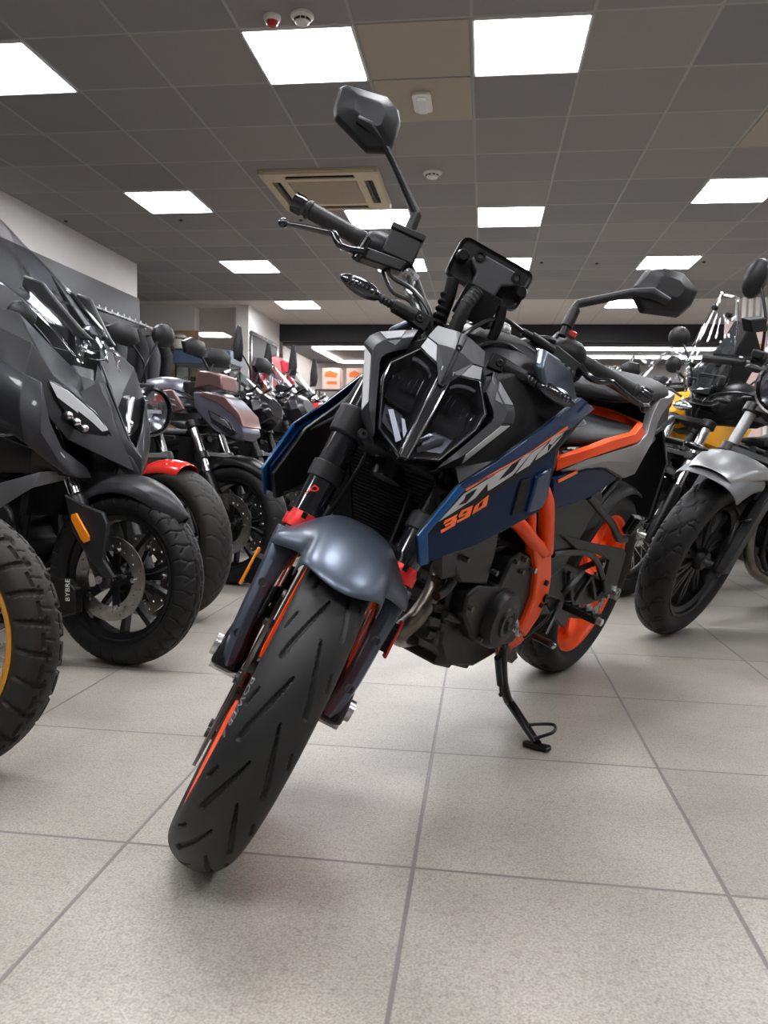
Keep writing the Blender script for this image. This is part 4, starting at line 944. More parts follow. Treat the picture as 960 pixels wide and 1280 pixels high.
m=MB(); m.loft([[Vector((x+.02*t,y,.50+t*.22)) for x,y in rrect(.88,0,.15-.01*k,.17-.02*k,.02)] for k,t in ((0,0),(0,.5),(1,.55),(1,.9),(2,1))]); cy=m.build('cylinder','engine_black',D,bevel=.004)
m=MB()
for k in range(7): m.loft([[Vector((x,y,.53+k*.014+dz)) for x,y in rrect(.882,0,.165,.185,.02)] for dz in (0,.004)])
m.build('cooling_fin','engine_grey',cy,smooth=0)
# left covers
pc=lambda pts,y: [LP(x_,y_,y=y) for x_,y_ in pts]
m=MB(); m.prism(pc([(585,745),(600,733),(625,735),(640,700),(652,690),(668,695),(672,720),(668,755),(655,785),(640,805),(612,810),(590,795),(580,770)],.135),(0,-.05,0)); m.build('clutch_cover','engine_black',D,bevel=.006)
cc=LP(631,777,y=.155); m=MB(); m.lathe([(.001,.028),(.022,.028),(.024,.031),(.034,.031),(.036,.026),(.060,.022),(.066,.012),(.068,-.03)],cc-Vector((0,.02,0)),(0,1,0),40); al=m.build('alternator_cover','engine_black',D,smooth=40)
MB().lathe([(.001,0),(.010,0),(.012,.002),(.014,-.004)],cc+Vector((0,.013,0)),(0,1,0),24).build('cover_plug','engine_grey',al)
MB().lathe([(.018,0),(.020,.002),(.022,0)],cc+Vector((0,.010,0)),(0,1,0),24).build('cover_groove','engine_grey',al)
m=MB(); m.prism(pc([(603,745),(640,760),(640,800),(608,808),(590,800),(580,775),(586,755)],.12),(0,-.03,0)); m.build('lower_cover','engine_black',D,bevel=.005)
m=MB(); m.prism(pc([(567,690),(570,715),(576,729),(609,731),(613,716),(622,680),(626,655),(590,668)],.13),(0,-.05,0)); m.build('air_duct','plastic',D,bevel=.005)
for x_,y_ in ((589,761),(584,700),(620,716),(646,703),(657,700),(653,715),(600,800),(618,806)):
    p=LP(x_,y_,y=.14); MB().cyl(p-Vector((0,.01,0)),p+Vector((0,.004,0)),.006,n=6).build('cover_bolt','dark_grey',en)
m=MB(); m.tube(pc([(545,745),(556,738),(566,722),(562,712)],.11),.010,12,sub=5); m.tube(pc([(530,790),(548,795),(575,802),(600,808)],.08),.012,12,sub=4); m.tube(pc([(556,768),(575,775),(585,770)],.11),.008,10,sub=4); m.build('coolant_hose','rubber_smooth',D)
m=MB()
for x_,y_,w,h in ((552,762,16,12),(562,785,20,14),(545,778,14,14),(575,740,12,20),(560,730,14,10)):
    m.prism(pc([(x_-w/2,y_-h/2),(x_+w/2,y_-h/2+2),(x_+w/2-2,y_+h/2),(x_-w/2,y_+h/2-2)],.10),(0,-.03,0))
m.build('engine_casting','engine_grey',en,bevel=.003)
# ---- trellis frame (left and mirrored right)
def ftube(pts,r,flat=1):
    for s in (1,-1):
        q=MB().tube([Vector((p.x,s*p.y,p.z)) for p in pts],r,16,sub=5,flat=flat); q.build('frame_tube','orange_frame',D,smooth=50)
ftube([LP(600,610,y=.06),LP(648,655,y=.135),LP(664,674,y=.14),LP(678,690,y=.14)],.0155)
ftube([LP(660,600,y=.13),LP(664,640,y=.135),LP(664,668,y=.137)],.0105)
ftube([LP(672,600,y=.13),LP(682,626,y=.14),LP(683,655,y=.14),LP(682,690,y=.14)],[.017,.0175,.0175,.017])
def fplate(pts,y,th,nm='frame_plate'):
    for s in (1,-1):
        q=MB().prism([Vector((p.x,s*y,p.z)) for p in pc(pts,y)],(0,-s*th,0)); q.build(nm,'orange_frame',D,bevel=.005)
fplate([(668,681),(690,674),(690,720),(686,745),(674,772),(657,797),(650,790),(660,770),(668,748),(671,722),(671,705)],.148,.028)
fplate([(640,797),(652,787),(660,795),(652,805),(641,812),(636,822),(634,806)],.13,.02)
fplate([(624,804),(634,802),(631,832),(625,826)],.12,.015)
m=MB()
for x_,y_,r in ((683.5,729,.007),(683,748,.011),(677,757,.006)):
    p=LP(x_,y_,y=.152); m.lathe([(.001,.004),(r*.6,.004),(r,.003),(r,-.004)],p,(0,1,0),18)
m.build('frame_bolt','satin_black',D)
m=MB(); p=LP(655,708,y=.12); m.cyl(p,p+Vector((0,.03,0)),.007,n=12); p=LP(650,702,y=.12); m.box(p,(.03,.02,.014)); m.build('oil_fitting','steel',D)
m=MB(); m.prism(pc([(642,776),(648,774),(650,785),(652,795),(646,796),(641,786)],.165),(0,-.006,0)); m.build('stand_bracket','steel',D,bevel=.001)
# ---- side stand: pivot in bike frame, foot on the floor
fl=BI@atZ(676,936,.006); kn=LP(640,882,y=.13); tp=LP(628,812,y=.12)
ft=empty('side_stand'); ft.parent=D
m=MB(); m.tube([tp+Vector((0,0,.03)),tp,LP(629,850,y=.12),LP(634,872,y=.125),kn,fl+(kn-fl).normalized()*.02],[.012,.012,.0115,.0115,.0115,.010],14,sub=4); m.build('leg','satin_black',ft)
m=MB(); WX=BI.to_3x3()
def wl(p): return BI@Vector(p)
fw=atZ(670,934,.004); ax1=(atZ(687,935,.004)-atZ(656,928,.004)).normalized(); ax2=Vector((0,0,1)).cross(ax1)
poly=[fw+ax1*a+ax2*b for a,b in ((-.028,-.012),(.030,-.016),(.036,0),(.030,.014),(-.028,.012),(-.034,0))]
m.prism([wl(p) for p in poly],wl(Vector((0,0,.008)))-wl(Vector((0,0,0)))); m.build('foot_plate','satin_black',ft,bevel=.002)
m=MB(); kk=fl.lerp(kn,.30); ll=fl.lerp(kn,.62)
def wv(px_,py_,Z): return wl(atZ(px_,py_,Z))
m.tube([wv(660,906,.055),wv(678,905,.055),wv(692,906,.055),wv(694,912,.05),wv(688,917,.045),wv(668,923,.03)],.0038,8,sub=4); m.build('foot_loop','satin_black',ft)
m=MB(); a=LP(620,795,y=.13); b=LP(622,822,y=.13); c_=LP(625,855,y=.13); e_=LP(626,868,y=.13)
m.tube([a,b],.0018,6); m.tube([b,c_],.008,12); m.tube([c_,e_],.003,8); m.ball(e_,.006,10); m.build('spring','satin_black',ft)
m=MB(); m.prism(pc([(630,806),(644,806),(648,822),(640,830),(632,826)],.13),(0,-.02,0)); m.build('pivot_lug','satin_black',ft,bevel=.003)
# ---- rear end
RCn=(0,0,.306)
tyr=tyre_mesh(RCn,.306,.15,.222,G_SPORT,nu=360,nv=44,crown=.85).build('rear_tyre','rubber',D,smooth=50)
rr_=rim_mesh(RCn,.218,.115).build('rear_rim','orange_paint',D)
spokes_cast(RCn,.2,5,w=.024,hub=.05,hw=.055,thick=.035,phase=.5).build('spokes','orange_paint',rr_,bevel=.003)
disc_mesh(RCn,-.085,.075,.115,.005,22).build('rear_disc','disc_steel',D,smooth=20)
m=MB(); m.lathe([(.065,-.003),(.098,-.003),(.098,.003),(.065,.003)],(0,.082,.306),(0,1,0),44,closed=True)
for k in range(45):
    a=2*PI*k/45; m.box((math.sin(a)*.101,.082,.306+math.cos(a)*.101),(.006,.006,.010),Matrix.Rotation(a,3,'Y'))
m.build('sprocket','steel',D,smooth=0)
m=MB(); ch=[]
for k in range(60):
    t=k/59; top=(.50-.5*t,.082,.395+.012*t)
    m.box((.50-.5*t,.082,.385+(.407-.385)*t),(.012,.012,.012)); m.box((.50-.5*t,.082,.32-(.115)*t),(.012,.012,.012))
for k in range(8): a=PI*k/7; m.box((.50+math.sin(a)*.032,.082,.352+math.cos(a)*.032),(.012,.012,.012))
m.build('chain','engine_grey',D,smooth=0)
for s in (-1,1):
    m=MB(); m.loft([[Vector((x,s*(.088+dy),z)) for dy,z in ((-.014,z0),(.014,z0),(.014,z1),(-.014,z1))] for x,z0,z1 in ((.52,.31,.44),(.40,.30,.44),(.25,.285,.40),(.10,.275,.355),(-.06,.275,.335))]); m.build('swingarm','plastic',D,bevel=.005)
m=MB(); m.box((.42,0,.37),(.10,.16,.09)); m.build('swingarm_bridge','plastic',D,bevel=.008)
m=MB(); 
for a,b in (((.40,.112,.42),(.30,.112,.31)),((.30,.112,.31),(.22,.112,.385)),((.22,.112,.385),(.12,.112,.30)),((.12,.112,.30),(.05,.112,.34))): m.beam(a,b,.012,.012)
m.build('swingarm_rib','satin_black',D,bevel=.002)
m=MB(); m.cyl((0,.115,.306),(0,.14,.306),.02,n=6); m.cyl((0,-.14,.306),(0,.14,.306),.012,n=16); m.box((.0,.118,.306),(.06,.006,.035)); m.build('rear_axle','steel',D)
# hugger / chain guard
m=MB(); rows=[]
for i in range(12):
    a=R(75-9*i); rows.append([Vector((math.sin(a)*r,y,.306+math.cos(a)*r)) for y,r in ((-.085,.30),(-.075,.322),(0,.33),(.075,.322),(.088,.30))])
m.grid(rows).build('rear_hugger','plastic',D,thick=.004,sub=1)
# engine-side black plates, shock, peg hangers
m=MB(); m.tube([(.42,0,.42),(.30,0,.60)],.022,16); m.build('shock_absorber','satin_black',D)
q=MB(); P_=[]
for k in range(90): 
    a=k*.5; t=k/89; P_.append(Vector((.41-.09*t+.03*math.cos(a)*.8,.03*math.sin(a),.435+.135*t)))
q.tube(P_,.005,8); q.build('shock_spring','red_paint',D)
for s in (1,-1):
    y=.155
    P=lambda pts: [Vector((p.x,s*p.y,p.z)) for p in pc(pts,y)]
    q=MB(); q.prism(P([(688,744),(700,748),(712,768),(706,786),(694,775),(684,758)]),(0,-s*.012,0)); q.build('footrest_hanger','plastic',D,bevel=.003)
    pg=empty('rider_footrest'); pg.parent=D
    a,b=Vector((.50,s*.15,.325)),Vector((.47,s*.255,.335)); a=LP(706,757,y=.165); b=LP(747,776,y=.255); a.y*=s; b.y*=s
    q=MB(); q.beam(a,b,.026,.018); q.build('peg_bar','satin_black',pg,bevel=.003)
    q=MB()
    for k in range(9):
        c0=a.lerp(b,.12+.1*k); q.box(c0+Vector((0,0,.012)),(.03,.005,.008),Matrix.Rotation(R(25 if k%2 else -25),3,'Z'))
    q.build('peg_rubber','rubber_smooth',pg,smooth=0)
    q=MB(); q.cyl(b,b+(b-a).normalized()*.012,.009,n=10); q.build('peg_tip','steel',pg)
gs=empty('gear_lever'); gs.parent=D
q=MB(); q.tube([LP(700,752,y=.16),LP(690,775,y=.17),LP(681,793,y=.18)],[.007,.006,.006],10,sub=3,flat=.7); q.build('arm','satin_black',gs)
q=MB(); q.tube([LP(668,795,y=.165),LP(690,806,y=.225)],.0085,14); q.build('toe_rubber','rubber_smooth',gs)
q=MB(); q.cyl(LP(690,806,y=.225),LP(693,808,y=.23),.008,n=12); q.build('toe_tip','steel',gs)
q=MB(); q.tube([LP(655,797,y=.14),LP(672,784,y=.15),LP(688,768,y=.155),LP(700,750,y=.16)],.004,8,sub=3); q.build('shift_rod','satin_black',gs)
q=MB(); q.tube([LP(704,742,y=.15),LP(712,732,y=.155),LP(722,722,y=.15),LP(728,714,y=.15)],[.008,.009,.008,.007],10,sub=3,flat=.6); q.build('heel_guard','plastic',D)
q=MB(); q.tube([LP(690,693,y=.12),LP(715,690,y=.125),LP(735,692,y=.13),LP(746,702,y=.13),LP(753,722,y=.12),LP(755,730,y=.11)],.009,12,sub=5); q.build('wiring_loom','satin_black',D)
# passenger hanger (large black triangular bracket) and folded peg
for s in (1,-1):
    P=lambda pts,y=.13: [Vector((p.x,s*p.y,p.z)) for p in pc(pts,y)]
    q=MB(); q.prism(P([(704,670),(745,680),(780,686),(783,692),(775,720),(768,745),(757,742),(755,728),(762,700),(745,692),(722,688)]),(0,-s*.010,0)); q.build('passenger_bracket','plastic',D,bevel=.003)
    q=MB(); q.tube(P([(735,620),(752,640),(765,655),(772,672),(781,674)],.12),[.010,.010,.011,.012,.012],12,sub=3); q.build('passenger_hanger','satin_black',D)
    pp=empty('passenger_footrest'); pp.parent=D
    a,b=P([(783,666)],.14)[0],P([(797,646)],.16)[0]
    q=MB(); q.beam(a,b,.03,.022); q.build('peg_bar','satin_black',pp,bevel=.004)
    q=MB()
    for k in range(7): q.box(a.lerp(b,.1+.13*k)+Vector((.0,s*.013,0)),(.034,.008,.006))
    q.build('peg_rubber','rubber_smooth',pp,smooth=0)
m=MB(); m.box((.60,0,.56),(.14,.14,.20)); m.box((.44,0,.62),(.24,.16,.10)); m.build('airbox','matte_black',D,bevel=.02)
for s in (1,-1):
    q=MB(); q.prism([(.74,s*.115,.72),(.46,s*.13,.71),(.34,s*.12,.62),(.45,s*.115,.44),(.60,s*.12,.40),(.68,s*.12,.50)],(0,-s*.03,0)); q.build('side_panel','plastic',D,bevel=.008)
# subframe
for s in (1,-1):
    q=MB(); q.tube([(.66,s*.11,.66),(.35,s*.105,.73),(.0,s*.09,.80),(-.2,s*.07,.84)],.011,12); q.tube([(.5,s*.11,.50),(.2,s*.10,.68),(.0,s*.09,.78)],.010,12); q.build('subframe_tube','satin_black',D)
# ---- tank and bodywork
def body(secs,name,material,parent=D,n=10,**k):
    """secs: (x, [(y,z) half outline from top centre outwards and down])"""
    S=[]
    for x,h in secs:
        S.append([Vector((x,y,z)) for y,z in h]+[Vector((x,-y,z)) for y,z in reversed(h) if y>1e-6])
    return MB().loft(S).build(name,material,parent,**k)
body([(1.10,[(0,.90),(.05,.895),(.10,.86),(.13,.80),(.12,.72),(0,.70)]),(1.04,[(0,.945),(.07,.94),(.13,.90),(.16,.83),(.15,.73),(0,.70)]),(.95,[(0,.962),(.08,.958),(.14,.92),(.175,.85),(.165,.74),(0,.70)]),(.84,[(0,.955),(.08,.948),(.135,.91),(.17,.85),(.16,.75),(0,.70)]),(.74,[(0,.90),(.07,.895),(.11,.87),(.14,.82),(.13,.76),(0,.70)]),(.66,[(0,.83),(.05,.828),(.08,.81),(.10,.79),(.10,.75),(0,.70)])],'fuel_tank','plastic',sub=1,smooth=50)
for s in (1,-1):
    tp_=[LP(x_,y_,y=yy) for x_,y_,yy in ((683,437,.150),(679,458,.172),(683,482,.184),(700,506,.19),(723,500,.185),(712,468,.172),(700,448,.155))]
    q=MB(); q.prism([Vector((p.x,s*p.y,p.z)) for p in tp_],(0,-s*.02,0)); q.build('tank_side_panel','fender_blue',D,bevel=.006,smooth=40)
    # textured knee pad between wing and shroud
    q=MB(); P=[(1.10,.120,.87),(1.02,.145,.90),(.90,.175,.885),(.82,.185,.86),(.96,.190,.80),(1.10,.175,.735),(1.17,.150,.71)]
    q.prism([Vector((x,s*y,z)) for x,y,z in P],(0,-s*.02,0)); kp=q.build('tank_texture_pad','seat_leather',D,bevel=.006)
m=MB(); m.lathe([(.001,.012),(.03,.012),(.036,.006),(.040,.0),(.042,-.01)],(.93,0,.965),(-.05,0,1),28); m.build('fuel_cap','steel',D)
# shrouds
PL=(.212,-.12,.0)       # outer surface plane
def PS(px,py,off=0): return LP(px,py,plane=PL,off=off)
def shroud(s):
    mir=lambda p: Vector((p.x,s*p.y,p.z))
    sh=empty('tank_shroud'); sh.parent=D
    # lower main face
    face=[PS(*q) for q in ((535,704),(534,667),(581,611),(650,575),(714,534),(697,560),(692,590),(684,622),(674,640),(600,680))]
    q=MB(); q.prism([mir(p) for p in face],(0,-s*.012,0)); q.build('side_face','blue_side',sh,bevel=.003)
    # front bevel strip
    fr=[PS(524,707,-.004),PS(521.7,670,-.004),PS(573,607,-.003),PS(581,611,.0),PS(534,667,.0),PS(535,704,.0)]
    q=MB().add([mir(p) for p in fr],[(0,1,4,5),(1,2,3,4)]); q.build('front_edge','blue_edge',sh,thick=.005,bevel=.001)
    # top strip
    tpv=[PS(573,607,-.003),PS(620,577,-.004),PS(678,535,-.005),PS(726,497,-.007),PS(742,511,-.004),PS(714,534,.0),PS(650,575,.0),PS(581,611,.0)]
    q=MB().add([mir(p) for p in tpv],[(0,1,6,7),(1,2,5,6),(2,3,4,5)]); q.build('top_edge','blue_metal',sh,thick=.005,bevel=.001)
    def decal(pts,off,material,name):
        w=MB(); w.prism([mir(PS(x_,y_,off)) for x_,y_ in pts],(0,-s*.0008,0)); w.build(name,material,sh,smooth=0)
    # raised spear and side vents
    q=MB(); q.prism([mir(PS(*p,.006)) for p in ((672,597),(690,585),(686,620),(678,636),(660,642),(668,615))],(0,-s*.012,0)); q.build('vent_blade','blue_metal',sh,bevel=.003)
    q=MB(); q.prism([mir(PS(*p,.0035)) for p in ((652,602),(664,597),(655,638),(640,645))],(0,-s*.006,0)); q.build('vent_opening','matte_black',sh,bevel=.001)
    decal([(536,668),(582,612),(650,577),(714,537),(698,558),(660,590),(600,628),(560,652),(540,668)],.0012,'matte_black','decal_band')
    l1=lambda a,b:(530+a*.10417,580+b*.10417); l2=lambda a,b:(610+a*.10417,520+b*.10417)
    decal([l1(*p) for p in ((500,322),(940,50),(955,60),(515,330))]+[],.0022,'orange_flat','decal_line') if 0 else None
    decal([l2(*p) for p in ((0,718),(300,552),(540,412),(960,118),(960,150),(560,432),(410,492),(300,570),(0,745))],.002,'orange_flat','decal_line')
    decal([(582,611.5),l2(0,718),l2(0,735),(583,614)],.002,'orange_flat','decal_line')
    D_=[l1(*p) for p in ((185,690),(480,362),(850,135),(612,412))]; U_=[l2(*p) for p in ((95,695),(285,580),(125,775),(215,730),(310,660),(405,505),(530,435),(292,715),(0,902),(0,810))]
    decal(D_,.0024,'white_print','decal_lettering'); decal([l1(*p) for p in ((420,497),(487,432),(512,368),(636,298),(590,372),(505,468))],.0034,'matte_black','letter_counter')
    decal(U_,.0024,'white_print','decal_lettering')
    decal([l2(*p) for p in ((338,690),(545,428),(725,312),(620,430),(585,465),(560,505),(500,592))],.0024,'white_print','decal_lettering')
    decal([l2(*p) for p in ((572,532),(600,462),(735,330),(722,360),(715,435))],.0024,'white_print','decal_lettering')
    decal([l2(*p) for p in ((730,330),(775,262),(925,188),(830,272),(765,345))],.0024,'white_print','decal_lettering')
    decal([l2(*p) for p in ((722,435),(775,350),(905,222),(840,305),(790,362))],.0024,'white_print','decal_lettering')
    decal([l1(*p) for p in ((235,724),(255,678),(412,600),(385,640),(398,650),(372,737),(205,832),(203,796),(318,738),(330,714),(262,754),(252,733),(325,690),(338,664))],.0024,'orange_flat','decal_number')
    decal([l1(*p) for p in ((415,628),(455,558),(592,498),(548,628),(400,708),(400,678),(490,634),(500,612),(425,648))],.0024,'orange_flat','decal_number'); decal([l1(*p) for p in ((465,597),(488,574),(522,562),(502,590))],.0034,'matte_black','number_counter')
    decal([l1(*p) for p in ((580,606),(615,508),(780,374),(752,500))],.0024,'orange_flat','decal_number'); decal([l1(*p) for p in ((655,532),(672,480),(712,440),(697,502))],.0034,'matte_black','number_counter')
    # inner skin
    q=MB(); q.prism([mir(PS(x_,y_,-.014)) for x_,y_ in ((525,706),(522.5,671),(574,608),(620,578),(678,536),(726,498),(741,511),(700,560),(692,590),(684,621),(674,639),(600,679))],(0,-s*.008,0)); q.build('inner_skin','plastic',sh,bevel=.002)
    e=[PS(526,704,-.012),PS(600,679,-.012),PS(674,639,-.012)]; f_=[Vector((e[0].x-.10,.125,e[0].z+.035)),Vector((e[1].x,.12,e[1].z+.03)),Vector((e[2].x,.12,e[2].z+.02))]
    q=MB(); q.add([mir(p) for p in e+f_],[(0,1,4,3),(1,2,5,4)]); q.build('lower_flange','plastic',sh,thick=.004,bevel=.001)
    e=[PS(575,609,-.02),PS(622,580,-.026),PS(680,540,-.032)]; f_=[Vector((p.x-.03,.115,p.z+.05)) for p in e]
    q=MB(); q.add([mir(p) for p in e+f_],[(0,1,4,3),(1,2,5,4)]); q.build('upper_flange','graphite_matt',sh,thick=.004,bevel=.001)
shroud(1); shroud(-1)
# ---- seats, trim, tail
rs=body([(.76,[(0,.80),(.05,.797),(.08,.785),(.088,.765),(0,.74)]),(.68,[(0,.800),(.08,.797),(.118,.780),(.126,.752),(0,.72)]),(.52,[(0,.802),(.10,.802),(.148,.785),(.160,.760),(0,.72)]),(.36,[(0,.808),(.11,.810),(.150,.798),(.160,.775),(0,.74)]),(.26,[(0,.815),(.10,.818),(.135,.806),(.142,.785),(0,.75)]),(.20,[(0,.812),(.08,.812),(.11,.80),(.115,.785),(0,.76)])],'rider_seat','seat_leather',sub=1,smooth=60)
MB().tube([(.66,.112,.797),(.56,.10,.806),(.45,.03,.812),(.43,0,.812),(.45,-.03,.812),(.56,-.10,.806),(.66,-.112,.797)],.0016,6,sub=6).build('seat_seam','satin_black',rs)
body([(.36,[(0,.885),(.05,.883),(.075,.875),(.08,.865),(0,.85)]),(.30,[(0,.915),(.08,.910),(.110,.895),(.115,.870),(0,.84)]),(.18,[(0,.935),(.09,.932),(.128,.915),(.135,.88),(0,.85)]),(.06,[(0,.945),(.08,.942),(.120,.925),(.128,.895),(0,.86)]),(-.02,[(0,.945),(.06,.94),(.085,.925),(.09,.905),(0,.87)])],'passenger_seat','seat_leather',sub=1,smooth=60)
BO=[LP(x_,y_,y=yy) for x_,y_,yy in ((695,588,.125),(733,573,.153),(760,564,.163),(797,552,.160),(807,541,.148))]+[Vector((.20,.115,.800)),Vector((.165,.05,.806)),Vector((.16,0,.808))]
TP=[LP(x_,y_,y=yy) for x_,y_,yy in ((697,574,.125),(742,560,.155),(765,551,.163),(794,543,.160),(801,534,.148))]+[Vector((.205,.115,.822)),Vector((.17,.05,.830)),Vector((.165,0,.833))]
BO=BO+[Vector((p.x,-p.y,p.z)) for p in reversed(BO[:-1])]; TP=TP+[Vector((p.x,-p.y,p.z)) for p in reversed(TP[:-1])]
def ins(P,k): return [Vector((p.x+(.012 if abs(p.y)<.14 and p.x<.3 else 0),p.y*(1-k),p.z)) for p in P]
MB().grid([ins(TP,.10),TP,BO,ins(BO,.10)]).build('seat_trim','orange_paint',D,thick=.003,bevel=.001,smooth=40)
for s in (1,-1):
    mir=lambda p: Vector((p[0],s*p[1],p[2]))
    q=MB(); q.prism([mir(LP(x_,y_,y=.122)) for x_,y_ in ((693,588),(690,566),(693,550),(700,554),(699,574))],(0,-s*.01,0)); q.build('trim_upright','orange_paint',D,bevel=.002)
    U=[LP(x_,y_,y=yy) for x_,y_,yy in ((700,589,.120),(733,575,.148),(760,567,.158),(797,556,.156),(809,543,.143),(816,518,.130),(825,499,.118))]+[Vector((-.02,.095,.90)),Vector((-.18,.06,.915))]
    W_=[LP(x_,y_,y=yy) for x_,y_,yy in ((704,593,.120),(735,584,.146),(757,583,.150),(780,597,.142),(793,592,.132),(815,552,.118),(822,528,.110))]+[Vector((-.03,.085,.85)),Vector((-.20,.05,.885))]
    q=MB(); q.grid([[mir(p-Vector((0,.02,-.004))) for p in U],[mir(p) for p in U],[mir((a+c_)/2+Vector((0,.005,0))) for a,c_ in zip(U,W_)],[mir(p) for p in W_],[mir(p-Vector((0,.02,.004))) for p in W_]]); q.build('tail_fairing','silver_paint',D,thick=.003,bevel=.001,smooth=40)
    q=MB(); q.prism([mir(p) for p in [LP(x_,y_,y=.138) for x_,y_ in ((692,598),(706,594),(735,586),(756,585),(774,598),(738,622),(712,632),(690,636))]],(0,-s*.012,0)); q.build('side_cover','blue_side',D,bevel=.004)
    q=MB(); q.prism([mir(p) for p in [LP(x_,y_,y=.1385) for x_,y_ in ((697,600),(720,588),(721,591),(697,603))]],(0,s*.003,0)); q.build('cover_stripe','orange_flat',D,smooth=0)
m=MB(); m.loft([[Vector((x,y,z)) for y,z in ((-w,z0),(w,z0),(w*.8,z1),(-w*.8,z1))] for x,w,z0,z1 in ((.1,.11,.79,.86),(-.1,.09,.83,.89),(-.20,.055,.865,.90))]); m.build('tail_unit','plastic',D,bevel=.006)
m=MB(); m.box((-.215,0,.882),(.02,.10,.03)); m.build('tail_light','red_lens',D,bevel=.004)
m=MB(); m.prism([(-.16,-.06,.83),(-.16,.06,.83),(-.27,.085,.70),(-.28,.085,.51),(-.28,-.085,.51),(-.27,-.085,.70)],(.02,0,.0)); ph=m.build('plate_holder','satin_black',D,bevel=.004)
m=MB(); m.prism([(-.284,y,z) for y,z in rrect(0,.58,.18,.15,.012)],(-.004,0,0)); m.build('number_plate','plastic_gloss',ph,smooth=0)
for s in (1,-1):
    rt=empty('rear_turn_signal'); rt.parent=D
    q=MB(); q.tube([(-.23,s*.05,.77),(-.235,s*.12,.775)],.010,12); q.build('stalk','satin_black',rt)
    q=MB(); q.loft([[Vector((-.235+a*math.cos(t),s*y,.775+b*math.sin(t))) for t in [2*PI*k/12 for k in range(12)]] for y,a,b in ((.12,.006,.006),(.14,.011,.013),(.17,.010,.012),(.20,.002,.002))]); q.build('housing','plastic_gloss',rt,sub=1)
